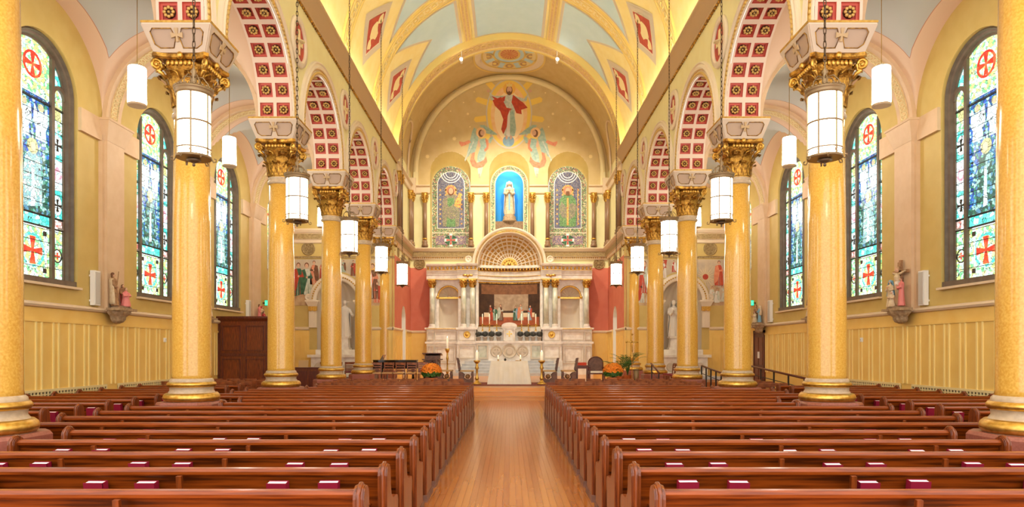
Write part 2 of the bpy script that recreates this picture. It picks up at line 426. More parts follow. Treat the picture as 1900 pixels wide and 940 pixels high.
cof.add([(-h2,-h2,d),(h2,-h2,d),(h2,h2,d),(-h2,h2,d),(-h2,-h2,d+.02),(h2,-h2,d+.02),(h2,h2,d+.02),(-h2,h2,d+.02)], [(0,1,5,4),(1,2,6,5),(2,3,7,6),(3,0,4,7),(4,5,6,7)], 1)
COFFER = cof.mesh('coffer', ['coffer_red', 'coffer_dark'])
ros = MB()
for k in range(8):
    a = 2*PI*k/8; ros.sphere((.088*math.cos(a), .088*math.sin(a), .06), .038, 6, 4, (1, 1, .8))
ros.lathe([(.0, .06), (.05, .05), (.06, .02), (.12, .0)], 10, mi=1)
ros.sphere((0, 0, .06), .028, 6, 4)
ROSETTE = ros.mesh('rosette', ['rosette', 'rosette_dark'])
bead = MB()
nb = 64
path = []
for i in range(nb):
    sv = tot*(i+.5)/nb; y, z, a = arc_pt(sv)
    r = .075
    nx, nz = (math.cos(a), math.sin(a)) if STILT <= sv <= tot-STILT else (-1 if sv < STILT else 1, 0)
    bead.sphere((0, y+nx*r, z+nz*r), .05, 6, 4, (1, 1, 1.35) if abs(nx) > .7 else (1, 1.35, 1))
BEADS = bead.mesh('bead_string', 'rosette')
def arch_sweep(prof, n=36, r0=ARR):
    """prof in (radial offset, x offset toward nave)"""
    mb = MB(); path = []
    pts = [(-r0, 0, PI)]+[(r0*math.cos(PI-PI*i/n), STILT+r0*math.sin(PI*i/n), PI-PI*i/n) for i in range(n+1)]+[(r0, 0, 0)]
    for y, z, a in pts: path.append(((0, y, z), (0, math.cos(a), math.sin(a)), (1, 0, 0)))
    mb.sweep(prof, path, 0, False); return mb
ARCHI = arch_sweep([(.0, .0), (.0, .035), (.03, .05), (.13, .05), (.15, .03), (.17, .03), (.19, .08), (.24, .10), (.27, .06), (.33, .05), (.36, .09), (.40, .07), (.42, .0)]).mesh('archivolt', 'cream')
GOLDL = arch_sweep([(.155, .03), (.155, .052), (.175, .06), (.185, .05), (.185, .03)]).mesh('gilt_line', 'gold')
RING = MB().sweep([(0, 0), (0, .06), (.05, .10), (.10, .07), (.16, .09), (.2, 0)], [((0, .5*math.cos(t), .52*math.sin(t)), (0, math.cos(t), math.sin(t)), (1, 0, 0)) for t in [2*PI*i/32 for i in range(33)]], 0, True).mesh('medallion_frame', 'cream')
DISC = MB().prism([(.52*math.cos(2*PI*i/32), .54*math.sin(2*PI*i/32)) for i in range(32)], 'x', 0, .02).mesh('medallion_field', 'red_panel')
mo = MB().prism([(-.05,-.36),(.05,-.36),(.08,-.08),(.3,-.06),(.3,.06),(.08,.08),(.05,.36),(-.05,.36),(-.08,.08),(-.3,.06),(-.3,-.06),(-.08,-.08)], 'x', .02, .05)
mo.lathe([(.16, 0), (.2, .02), (.16, .04)], 14)
MOTIF = mo.mesh('medallion_motif', 'rib_tan')
for s in (-1, 1):
    sd = SIDE[s]
    aw = struct('wall_arcade_'+sd, (lambda m: m)(MB()), 'pale_yellow') if False else None
    mb = MB(); n = 36
    for k in range(-1, 5):
        yc = CY(k)+BAY/2
        pts = arch_pts(n)
        for X, zt, mi in ((XN, ZCOR+.3, 0), (XA, ZS+2.6, 1)):
            y0, y1 = CY(k)-yc, CY(k+1)-yc
            P = lambda u, z: (s*X, yc+u, ZS+z)
            H = zt-ZS
            mb.add([P(y0, 0), P(-ARR, 0), P(-ARR, H), P(y0, H)], [(0, 1, 2, 3)], mi)
            mb.add([P(ARR, 0), P(y1, 0), P(y1, H), P(ARR, H)], [(0, 1, 2, 3)], mi)
            for i in range(len(pts)-1):
                a, b = pts[i], pts[i+1]
                if abs(a[0]-b[0]) < 1e-6: continue
                mb.add([P(*a), P(*b), P(b[0], H), P(a[0], H)], [(0, 1, 2, 3)], mi)
    aw = struct('wall_arcade_'+sd, mb, ['pale_yellow', 'pink'])
    for k in range(0, 5):
        yc = CY(k)+BAY/2
        # soffit of the arch with real openings for the coffers
        m = MB()
        def fn(u, v): 
            i = round(u*(len(XS)-1)); j = round(v*(len(stations)-1)); y, z, a = arc_pt(stations[j]); return (XS[i], y, z)
        m.grid(fn, len(XS)-1, len(stations)-1, 0, False, skip=lambda i, j: i in (1, 3) and j % 2 == 1)
        so = O('arch_soffit', m, 'soffit', aw, (s*XC, yc, ZS))
        for j, c in enumerate(rows):
            p0 = arc_pt(c-CW/2); p1 = arc_pt(c+CW/2); cy_, cz_ = (p0[0]+p1[0])/2, (p0[1]+p1[1])/2
            t = math.atan2(p1[1]-p0[1], p1[0]-p0[0])   # tangent direction in YZ
            for xx in (-.23, .23):
                co = O('coffer', COFFER, None, so, (xx, cy_, cz_), (t, 0, 0))
                # tangent t going left->right; local +z = outward (rotated +90deg)
                O('rosette', ROSETTE, None, co, (0, 0, .075), (PI, 0, 0))
        O('archivolt', ARCHI, None, aw, (s*XN, yc, ZS), None, (-s, 1, 1))
        O('bead_string', BEADS, None, aw, (s*(XN-.045), yc, ZS))
        O('gilt_line', GOLDL, None, aw, (s*XN, yc, ZS), None, (-s, 1, 1))
    for k in range(1, 6):
        md = E('spandrel_medallion', (s*XN, CY(k), 10.72), 'oval red medallion in cream frame above the %s column of the %s arcade' % (ORD[k], sd), 'medallion', 'spandrel medallions')
        md.scale = (-s, 1, 1)
        O('medallion_frame', RING, None, md); O('medallion_field', DISC, None, md); O('medallion_motif', MOTIF, None, md)
    # nave cornice with cove
    pr = [(s*XN, 11.92), (s*(XN-.06), 11.94), (s*(XN-.06), 12.0), (s*(XN-.30), 12.30), (s*(XN-.36), 12.36), (s*(XN-.36), 12.44), (s*(XN-.31), 12.44), (s*(XN-.28), 12.34), (s*XN, 12.30)]
    struct('trim_cornice_'+sd, MB().prism(pr, 'y', 3.0, 36.3), 'cornice_tan')
    m = MB(); y = 8.0
    while y < 36.2:
        m.sphere((s*(XN-.035), y, 11.90), .045, 6, 4, (1, 1.3, 1)); y += .16
    struct('trim_cornice_beads_'+sd, m, 'gold_dark')
    st = O('cove_light_strip', MB().box(-.02, .02, 4.0, 36.0, 0, .03), 'cove_lamp', None, (s*(XN-.16), 0, 12.345), label='warm cove light strip hidden behind the %s nave cornice' % sd, cat='light strip', group='cove lights')
# ---- nave barrel vault
def V(y, th, r=VR, c=VC): return (r*math.cos(th), y, c+r*math.sin(th))
mb = MB().grid(lambda u, v: V(3.0+u*33.3, PI*v), 12, 64)
vault = struct('ceiling_nave', mb, 'nave_yellow')
def vpatch(name, poly, rad, mats, yc, flip, parent, r=VR, c=VC, step=3.0, thick=0):
    """poly: (y offset, theta in degrees) outline pasted on the vault at radius rad"""
    bm = bmesh.new(); vs = [bm.verts.new((p[0], p[1], 0)) for p in poly]; bm.faces.new(vs)
    lo = min(p[1] for p in poly); hi = max(p[1] for p in poly)
    t = math.ceil(lo/step)*step
    while t < hi:
        bmesh.ops.bisect_plane(bm, geom=bm.verts[:]+bm.edges[:]+bm.faces[:], plane_co=(0, t, 0), plane_no=(0, 1, 0)); t += step
    bmesh.ops.triangulate(bm, faces=[f for f in bm.faces if len(f.verts) > 4])
    for v in bm.verts:
        th = math.radians(180-v.co.y if flip else v.co.y); x, y, z = V(v.co.x, th, rad, c); v.co = (x, y, z)
    me = bpy.data.meshes.new(name); bm.to_mesh(me); bm.free()
    for mm in [mats]: me.materials.append(MATS[mm])
    for p in me.polygons: p.use_smooth = True
    return O(name, me, None, parent, (0, yc, 0))
def inset(poly, k):  # shrink toward own edges (k in m along y, deg along theta scaled)
    n = len(poly); sc = PI/180*VR; P = [(p[0], p[1]*sc) for p in poly]; out = []
    A = sum(P[i][0]*P[(i+1) % n][1]-P[(i+1) % n][0]*P[i][1] for i in range(n)); sg = 1 if A > 0 else -1
    for i in range(n):
        a, b, c = Vector(P[i-1]), Vector(P[i]), Vector(P[(i+1) % n])
        n1 = Vector((-(b-a).y, (b-a).x)).normalized()*sg; n2 = Vector((-(c-b).y, (c-b).x)).normalized()*sg
        bi = (n1+n2); bi = bi/max(.25, bi.length_squared)*2*.5
        m = b+bi*k*2*.5*1.0
        out.append((m.x, m.y/sc))
    return out
RW = .45
for i in range(0, 6):
    y = CY(i) if i < 5 else CY(5)-.1
    m = MB(); th = [PI*j/64 for j in range(65)]
    def band(y0, y1, r, mi):
        m.sweep([(y0, 0), (y1, 0), (y1, -(VR-r)), (y0, -(VR-r))], [((VR*math.cos(t), 0, VC+VR*math.sin(t)), (0, 1, 0), (math.cos(t), 0, math.sin(t))) for t in th], mi, False)
    if i == 5: band(-RW, RW+.3, 5.80, 0); band(-RW-.02, -RW+.12, 5.77, 1); band(RW+.16, RW+.32, 5.77, 1); band(-.25, .45, 5.785, 2)
    else: band(-RW, RW, VR-.05, 0); band(-RW-.015, -RW+.07, VR-.09, 1); band(RW-.07, RW+.015, VR-.09, 1); band(-.25, .25, VR-.065, 0)
    rs_ = 5.775 if i == 5 else VR-.075
    if i < 5:
        for q in (-.22, .22): band(q-.02, q+.02, VR-.085, 1)
    O('rib', m, ['rib_tan', 'rib_gold', 'guilloche'], vault, (0, y, 0))
    # running scroll on the rib
    m = MB(); k = 0; sp = .36; nn = int(PI*VR/sp)
    for j in range(nn):
        t = PI*(j+.5)/nn; r = rs_
        ring = []
        for q in range(10):
            a = 2*PI*q/10; ring.append((r*math.cos(t+.12*math.sin(a)/VR), .13*math.cos(a), VC+r*math.sin(t+.12*math.sin(a)/VR)))
        m.tube(ring, .018, 4, 0, True)
    O('rib_scroll', m, 'rib_gold', vault, (0, y, 0))
for flip in (False, True):
    m = MB(); th0 = math.radians(69.5 if not flip else 110.5)
    for w_, r, mi in ((.24, VR-.03, 0), (.05, VR-.05, 1), (-.05, VR-.05, 1)):
        pass
    for a0, a1, r, mi in ((67.6, 71.4, VR-.03, 0), (67.6, 68.2, VR-.05, 1), (70.8, 71.4, VR-.05, 1), (69.2, 69.8, VR-.045, 1)):
        A = [math.radians((180-q) if flip else q) for q in (a0, (a0+a1)/2, a1)]
        m.grid(lambda u, v: V(3+u*33, A[round(v*2)], r), 1, 2, mi, False)
    O('ceiling_band', m, ['guilloche', 'rib_gold'], vault)
for i in range(-1, 5):
    if i < 1: continue
    yc = CY(i)+BAY/2; hb = BAY/2-RW-.12
    crown = [(-hb, 73), (hb, 73), (hb, 107), (-hb, 107)]
    vpatch('crown_border', crown, VR-.012, 'panel_border', yc, False, vault); vpatch('crown_panel', inset(crown, .28), VR-.03, 'blue_panel', yc, False, vault)
    for flip in (False, True):
        wp = [(-hb, 66.5), (-hb, 30), (0, 50), (hb, 30), (hb, 66.5)]
        vpatch('chevron_border', wp, VR-.012, 'panel_border', yc, flip, vault)
        vpatch('chevron_line', inset(wp, .24), VR-.02, 'cream', yc, flip, vault)
        vpatch('chevron_panel', inset(wp, .29), VR-.03, 'blue_panel', yc, flip, vault)
        for k, (f, mt) in enumerate(((1, 'panel_border'), (.90, 'cream'), (.72, 'cream'), (.66, 'red_panel'))):
            q = [(-1.45*f, 25), (0, 25-13.8*f), (1.45*f, 25), (0, 25+13.8*f)]
            if mt == 'cream' and f == .90: mt = 'panel_border'
            vpatch(['diamond_border', 'diamond_band', 'diamond_line', 'diamond_field'][k], q, VR-.012-.009*k, mt, yc, flip, vault)
        for t0, kk in ((25, 0), (19.5, 1), (30.5, 2)):
            q = [(.42*math.cos(a)*(1 if kk == 0 else .55), t0+3.2*math.sin(a)*(1 if kk == 0 else .6)*(1+.35*math.cos(3*a))) for a in [2*PI*j/14 for j in range(14)]]
            vpatch('diamond_motif', q, VR-.05, 'rib_tan', yc, flip, vault)
# ---- aisle groin vaults
def aisle_mat():
    m = bpy.data.materials.new('groin'); m.use_nodes = True; n = m.node_tree.nodes; l = m.node_tree.links; p = n['Principled BSDF']
    at = n.new('ShaderNodeAttribute'); at.attribute_name = 'edge'
    cr = n.new('ShaderNodeValToRGB'); cr.color_ramp.interpolation = 'CONSTANT'; e = cr.color_ramp.elements
    e[0].color = C(224,192,162); e[1].position = .52; e[1].color = C(190,130,104); x = e.new(.545); x.color = C(190,190,184)
    l.new(at.outputs['Fac'], cr.inputs[0]); l.new(cr.outputs[0], p.inputs['Base Color']); p.inputs['Roughness'].default_value = .65
    MATS['groin'] = m
aisle_mat()
RISE = 2.42
for s in (-1, 1):
    for k in range(0, 5):
        x0, x1 = XA, XW; y0, y1 = CY(k)+.33, CY(k+1)-.33
        if k == 4: y1 = YEND+.05
        xc, a, yc, b = (x0+x1)/2, (x1-x0)/2, (y0+y1)/2, (y1-y0)/2
        N = 40; vs = []; ed = []
        for j in range(N+1):
            v = .5-.5*math.cos(PI*j/N); y = y0+(y1-y0)*v
            for i in range(N+1):
                u = .5-.5*math.cos(PI*i/N); x = x0+(x1-x0)*u
                hA = math.sqrt(max(0, 1-((x-xc)/a)**2)); hB = math.sqrt(max(0, 1-((y-yc)/b)**2))
                vs.append((s*x, y, ZS+RISE*max(hA, hB)))
                dA = min(y-y0, y1-y); dB = min(x-x0, x1-x)
                ed.append(min(1, (dA if hA > hB else dB)))
        me = bpy.data.meshes.new('ceiling_aisle'); K = N+1
        me.from_pydata(vs, [], [(j*K+i, j*K+i+1, (j+1)*K+i+1, (j+1)*K+i) for j in range(N) for i in range(N)])
        at = me.attributes.new('edge', 'FLOAT', 'POINT'); at.data.foreach_set('value', ed)
        me.materials.append(MATS['groin'])
        for p in me.polygons: p.use_smooth = True
        vo = O('ceiling_aisle_%s' % SIDE[s], me, kind='structure')
        # transverse arch at the near end of the bay
        y = CY(k); n = 28
        pts = [(xc+a*math.cos(PI-PI*i/n), ZS+RISE*math.sin(PI*i/n)) for i in range(n+1)]
        pin = [(xc+(a-.12)*math.cos(PI-PI*i/n), ZS+(RISE-.12)*math.sin(PI*i/n)) for i in range(n+1)]
        m = MB()
        for q, (A, B) in enumerate(zip(pin[:-1], pin[1:])): m.add([(s*A[0], y-.36, A[1]), (s*B[0], y-.36, B[1]), (s*B[0], y+.36, B[1]), (s*A[0], y+.36, A[1])], [(0, 1, 2, 3)], 0, True)
        for yy in (y-.36, y+.36):
            for i in range(n): m.add([(s*pin[i][0], yy, pin[i][1]), (s*pin[i+1][0], yy, pin[i+1][1]), (s*pts[i+1][0], yy, pts[i+1][1]+.02), (s*pts[i][0], yy, pts[i][1]+.02)], [(0, 1, 2, 3)], 0)
        O('transverse_arch', m, 'pink', vo)
        m = MB(); pi2 = [(xc+(a-.13)*math.cos(PI-PI*i/n), ZS+(RISE-.13)*math.sin(PI*i/n)) for i in range(n+1)]
        for A, B in zip(pi2[:-1], pi2[1:]): m.add([(s*A[0], y-.2, A[1]), (s*B[0], y-.2, B[1]), (s*B[0], y+.2, B[1]), (s*A[0], y+.2, A[1])], [(0, 1, 2, 3)], 0, True)
        O('arch_ornament', m, 'guilloche', vo)
        m = MB()
        for i in range(1, 2*n):
            t = PI*i/(2*n); ring = []
            for q in range(10):
                g = 2*PI*q/10; tt = t+.11*math.sin(g)/a
                ring.append((s*(xc-(a-.14)*math.cos(tt)), y+.14*math.cos(g), ZS+(RISE-.14)*math.sin(tt)))
            m.tube(ring, .014, 4, 0, True)
        O('arch_scroll', m, 'rib_tan', vo)
# ------------------------------------------------------------------ chancel walls
def zoned(parent_name, P, u0, u1, depth_dir, doors=()):
    pass
ZW, ZR, ZF, ZU, ZB0, ZB1 = 3.1, 7.0, 7.55, 8.25, 11.6, 12.1
def wall_zones(name, P, Pout, u0, u1, top, niches, door=None, zbase=PLAT):
    """P(u,z,d): point at distance d in front of the wall face"""
    mb = MB(); F = lambda u, z: P(u, z, 0)
    dh = [door] if door else []
    if door:
        wall_faces(mb, F, u0, u1, zbase, ZR, dh, 1)
    else:
        wall_faces(mb, F, u0, u1, zbase, ZR, [], 1)
    wall_faces(mb, F, u0, u1, ZR, ZU, [], 0)
    wall_faces(mb, F, u0, u1, ZU, ZB1, [(uc, hw, ZU, 30, 0) for uc, hw, zs in niches], 0, n=1) if False else None
    return mb
def strip(P, u0, u1, prof):
    """moulding of profile (d,z) run from u0 to u1 in front of a wall"""
    m = MB(); k = len(prof); vs = [P(u0, z, d) for d, z in prof]+[P(u1, z, d) for d, z in prof]
    m.add(vs, [(i, (i+1) % k, k+(i+1) % k, k+i) for i in range(k)]+[tuple(range(k))[::-1], tuple(range(k, 2*k))]); return m
CORN = [(0, 7.5), (.06, 7.5), (.10, 7.56), (.10, 7.66), (.16, 7.68), (.16, 8.0), (.24, 8.04), (.34, 8.16), (.34, 8.22), (0, 8.27)]
BAND = [(0, 11.6), (.08, 11.6), (.10, 11.66), (.10, 11.98), (.2, 12.04), (.2, 12.1), (0, 12.12)]
RAILP = [(0, 2.96), (.07, 2.98), (.1, 3.04), (.08, 3.1), (0, 3.14)]
REL = MB()
REL.lathe([(.34, 0), (.36, .03), (.33, .06), (.30, .05), (.28, .02), (.0, .02)], 24)
for k in range(6):
    a = 2*PI*k/6; ring = [(.14*math.cos(a)+.11*math.cos(t), .14*math.sin(a)+.11*math.sin(t), .035) for t in [2*PI*q/12 for q in range(12)]]
    REL.tube(ring, .02, 5, 0, True)
REL.sphere((0, 0, .03), .06, 8, 5)
RELIEF = REL.mesh('wall_relief', 'relief')
def small_capital(mb, x, y, z0, h, r, mi=0):
    mb.lathe([(r*.95, 0), (r*1.05, h*.1), (r, h*.18), (r*1.1, h*.55), (r*1.55, h*.85), (r*1.6, h)], 12, (x, y, z0), mi)
    for row, (zz, rr, nn) in enumerate(((.15, 1.1, 8), (.45, 1.3, 8))):
        for k in range(nn):
            a = 2*PI*(k+.5*row)/nn; c, s_ = math.cos(a), math.sin(a)
            mb.tube([(x+c*r*rr*.95, y+s_*r*rr*.95, z0+h*zz), (x+c*r*rr*1.15, y+s_*r*rr*1.15, z0+h*(zz+.22)), (x+c*r*rr*1.45, y+s_*r*rr*1.45, z0+h*(zz+.3)), (x+c*r*rr*1.55, y+s_*r*rr*1.55, z0+h*(zz+.2))], [r*.22, r*.24, r*.18, r*.08], 5, mi)
    for k in range(4):
        a = PI/4+PI/2*k; mb.sphere((x+math.cos(a)*r*1.75, y+math.sin(a)*r*1.75, z0+h*.86), r*.34, 7, 5, (1, 1, 1), mi)
    mb.cbox(x, y, z0+h*1.03, r*3.1, r*3.1, h*.1, mi)
# side walls
for s in (-1, 1):
    sd = SIDE[s]; P = lambda u, z, d: (s*(XCH-d), u, z)
    mb = MB(); F = lambda u, z: P(u, z, 0)
    door = (39.2, .72, PLAT, 3.75, .72)
    wall_faces(mb, F, 35.4, YB, 0, ZR, [door], 1)
    wall_faces(mb, F, 35.4, YB, ZR, 13.2, [], 0)
    reveal(mb, F, lambda u, z: P(u, z, -.5), *door, mi=2, sill=False)
    a = [(39.2-.72, PLAT)]+[(39.2+.72*math.cos(PI-PI*i/16), 3.75+.72*math.sin(PI*i/16)) for i in range(17)]+[(39.2+.72, PLAT)]
    mb.add([P(u, z, -.5) for u, z in a], [tuple(range(len(a)))], 2)
    wc = struct('wall_chancel_'+sd, mb, ['pale_yellow', 'red_wall', 'white'])
    m = MB()
    m2 = strip(P, 35.4, 39.2-.72, [(0, PLAT), (.05, PLAT), (.05, ZW), (0, ZW)]); m.add(m2.v, m2.f, 0)
    m2 = strip(P, 39.2+.72, YB, [(0, PLAT), (.05, PLAT), (.05, ZW), (0, ZW)]); m.add(m2.v, m2.f, 0)
    O('wainscot_board', m, 'wainscot', wc)
    for y in [36.2, 36.6, 37.0, 37.4, 37.8, 38.2, 40.2, 40.6, 41.0, 41.4, 41.8]:
        O('batten', strip(P, y-.02, y+.02, [(.05, PLAT), (.075, PLAT), (.075, 2.7), (.05, 2.7)]), 'wainscot', wc)
    for u0, u1 in ((35.4, 39.2-.75), (39.2+.75, YB)): O('chair_rail', strip(P, u0, u1, RAILP), 'cornice_light', wc)
    O('cornice', strip(P, 35.4, YB, CORN), 'cornice_light', wc); O('frieze', strip(P, 35.4, YB, [(.16, 7.70), (.175, 7.70), (.175, 7.98), (.16, 7.98)]), 'relief', wc)
    O('band', strip(P, 36.6, YB, BAND), 'cornice_light', wc)
    for y in (37.2, 39.2, 41.2): O('wall_relief', RELIEF, None, wc, P(y, 7.27, .0), (0, -s*PI/2, 0), (.75, .75, .75))
    # blind arch high on the side wall, and its pier with colonnettes
    m = MB(); pts = [(38.0, 12.12), (38.0, 13.9)]+[(39.2+1.2*math.cos(PI-PI*i/14), 13.9+1.2*math.sin(PI*i/14)) for i in range(15)]+[(40.4, 12.12)]
    m.tube([P(u, z, .03 if z < 12.9 else .05+6.1-math.sqrt(max(0, 6.1**2-(z-12.9)**2))) for u, z in pts], .07, 6); O('blind_arch', m, 'cornice_light', wc)
    m = MB()
    for u in (36.5, 37.3, 40.9, 41.6):
        m = MB(); x = s*(XCH-.16)
        m.lathe([(.16, 0), (.17, .08), (.13, .14), (.15, .22), (.10, .28)], 12, (x, u, 8.28), 0)
        m.lathe([(.10, 8.55), (.095, 11.0)], 12, (x, u, 0), 0); small_capital(m, x, u, 11.0, .5, .11, 1)
        O('colonnette', m, ['colonnette', 'gold'], wc)
# back wall
P = lambda u, z, d: (u, YB-d, z)
F = lambda u, z: P(u, z, 0)
mb = MB()
wall_faces(mb, F, -XCH, XCH, 0, ZR, [], 1); wall_faces(mb, F, -XCH, XCH, ZR, ZU, [], 0)
NX = (-3.64, 0.0, 3.64); NH = 1.25
# upper wall up to the vault: columns of quads with arched openings, cropped by the vault arc
CV = 12.9; CR = 6.1
def vz(u): return CV+math.sqrt(max(0, CR*CR-u*u))
us = sorted(set([-XCH+2*XCH*i/60 for i in range(61)]+[n_+NH*math.cos(PI*i/24) for n_ in NX for i in range(25)]))
for a, b in zip(us[:-1], us[1:]):
    mid = (a+b)/2; z0a = z0b = ZU
    for n_ in NX:
        if abs(mid-n_) < NH:
            z0a = 12.95+math.sqrt(max(0, NH*NH-(a-n_)**2)); z0b = 12.95+math.sqrt(max(0, NH*NH-(b-n_)**2))
    if z0a == ZU:
        mb.add([F(a, ZU), F(b, ZU), F(b, ZB1), F(a, ZB1)], [(0, 1, 2, 3)], 0); z0a = z0b = ZB1
    mb.add([F(a, z0a), F(b, z0b), F(b, vz(b)+.9), F(a, vz(a)+.9)], [(0, 1, 2, 3)], 2)
for n_ in NX:   # splayed hoods of the three niches
    reveal(mb, F, lambda u, z: P(u, z, -.42), n_, NH, ZU, 12.95, NH, 3, 24, True, 1.18, 12.22, 1.18, ZU)
wb = struct('wall_back', mb, ['pale_yellow', 'red_wall', 'chancel_tan', 'olive'])
O('wainscot_board', MB().box(-XCH, XCH, YB-.05, YB, PLAT, ZW), 'wainscot', wb)
for x in [5.3, 5.45, 5.75, 5.9]:
    for s in (-1, 1): O('batten', MB().box(s*x-.02, s*x+.02, YB-.075, YB-.05, PLAT, 2.7), 'wainscot', wb)
O('chair_rail', strip(P, -XCH, XCH, RAILP), 'cornice_light', wb); O('cornice', strip(P, -XCH, XCH, CORN), 'cornice_light', wb)
O('frieze', strip(P, -XCH, XCH, [(.16, 7.70), (.175, 7.70), (.175, 7.98), (.16, 7.98)]), 'relief', wb)
m = MB(); x = -6.0
while x < 6.0: m.sphere((x, YB-.12, 7.62), .045, 6, 4); x += .13
O('bead_row', m, 'gold_dark', wb)
for a, b in ((-XCH, NX[0]-NH), (NX[0]+NH, NX[1]-NH), (NX[1]+NH, NX[2]-NH), (NX[2]+NH, XCH)): O('band', strip(P, a, b, BAND), 'cornice_light', wb)
for x in (-5.55, 5.55): O('wall_relief', RELIEF, None, wb, (x, YB, 7.27), (PI/2, 0, 0))
for x in (-5.2, -2.36, -1.42, 1.42, 2.36, 5.2):
    m = MB(); y = YB-.16
    m.lathe([(.2, 0), (.2, .12), (.15, .2), (.17, .3), (.13, .4)], 12, (x, y, 8.28), 0); m.lathe([(.125, 8.66), (.115, 10.98)], 14, (x, y, 0), 0)
    m.lathe([(.135, 0), (.145, .04), (.135, .08)], 12, (x, y, 8.74), 1); small_capital(m, x, y, 10.98, .58, .125, 1)
    O('colonnette', m, ['colonnette', 'gold'], wb)
for s in (-1, 1):   # white pier blocks at the corners
    O('corner_block', MB().box(min(s*5.75, s*XCH), max(s*5.75, s*XCH), YB-.35, YB, 11.5, 12.5), 'cornice_light', wb)
# chancel vault, wall rib, diaphragm
mb = MB().grid(lambda u, v: (CR*math.cos(PI*v), 36.0+u*(YB-35.98), CV+CR*math.sin(PI*v)), 4, 48)
cv = struct('ceiling_chancel', mb, 'chancel_tan')
m = MB(); th = [PI*i/48 for i in range(49)]
m.sweep([(0, 0), (0, .16), (-.26, .16), (-.30, .10), (-.30, 0)], [((CR*.97*math.cos(t), YB, CV+CR*.985*math.sin(t)), (math.cos(t), 0, math.sin(t)), (0, -1, 0)) for t in th]+[], 0, True)
m.box(-5.92, -5.62, YB-.16, YB, 12.1, CV); m.box(5.62, 5.92, YB-.16, YB, 12.1, CV)
O('wall_rib', m, 'rib_tan', cv)
mb = MB().grid(lambda u, v: ((VR-.1+u*2.4)*math.cos(PI*v), 36.25, VC+(VR-.1+u*2.4)*math.sin(PI*v)), 1, 48)
struct('wall_diaphragm', mb, 'chancel_tan')
# painted stars of the chancel
STAR = []
for r_ in (.06, .10, .15):
    m = MB(); m.prism([(r_*(1 if i % 2 == 0 else .55)*math.cos(PI*i/8), r_*(1 if i % 2 == 0 else .55)*math.sin(PI*i/8)) for i in range(16)], 'y', -.006, 0); STAR.append(m.mesh('star', 'star_paint'))
def wall_pt(px, py, D=41.98): return ((px-945)*D/1260, D, 1.9+(650-py)*D/1260)
for px, py, k in ((793,290,2),(843,257,2),(817,243,1),(833,225,0),(868,211,1),(872,235,0),(880,170,0),(860,190,0),(893,152,0),(836,206,0),
                  (1096,290,2),(1046,257,2),(1075,246,1),(1057,228,0),(1026,211,1),(1018,235,0),(1012,172,0),(1034,190,0),(1000,152,0),(1060,205,0)):
    x, y, z = wall_pt(px, py); O('star', STAR[k], None, wb, (x, YB-.006, z))
for s in (-1, 1):
    for j in range(12):
        t = math.radians(18+j*5.2+R.uniform(-2, 2)); y = 37.2+(j*1.73 % 4.2)
        O('star', STAR[j % 3], None, cv, (s*(CR-.02)*math.cos(t), y, CV+(CR-.02)*math.sin(t)), (0, 0, s*PI/2) if False else (0, -s*t+ (0), s*PI/2*1))
# fan medallion on the crown of the chancel vault
m = MB(); FA, FB, FY = 2.15, 2.75, 39.1
def fan(r, a, lift): 
    ang = PI/2-(r*FA*math.cos(a))/CR; rr = CR-lift
    return (rr*math.cos(ang), FY+r*FB*math.sin(a), CV+rr*math.sin(ang))
for r0, r1, mi, lf in ((.0, .24, 3, .03), (.24, .30, 1, .045), (.30, .40, 2, .03), (.40, .44, 1, .045), (.44, .72, 4, .03), (.72, .77, 1, .045), (.77, .95, 0, .03), (.95, 1.0, 1, .05)):
    m.grid(lambda u, v: fan(r0+(r1-r0)*v, 2*PI*u, lf), 48, 1, mi, True)
for k in range(8):
    a = 2*PI*k/8
    for rr_, mi, lf in ((.13, 1, .05), (.10, 5, .055), (.05, 1, .06)):
        m.add([fan(.58, a, lf)]+[tuple(Vector(fan(.58, a, lf))+Vector((rr_*2.4*math.cos(q), rr_*3.0*math.sin(q), 0))) for q in [2*PI*i/12 for i in range(12)]], [(0, 1+i, 1+(i+1) % 12) for i in range(12)], mi)
    a += PI/8
    m.add([fan(.46, a-.16, .05), fan(.46, a+.16, .05), fan(.70, a+.10, .05), fan(.70, a-.10, .05)], [(0, 1, 2, 3)], 6)
for k in range(16):
    a = 2*PI*k/16; m.add([fan(.02, a, .05), fan(.22, a-.05, .05), fan(.23, a, .05), fan(.22, a+.05, .05)], [(0, 1, 2, 3)], 1)
O('fan_medallion', m, ['cream', 'rib_gold', 'blue_panel', 'orange_paint', 'rib_tan', 'mural_ground', 'blue_panel'], None, label='round painted medallion on the vault crown above the altar', cat='ceiling medallion')
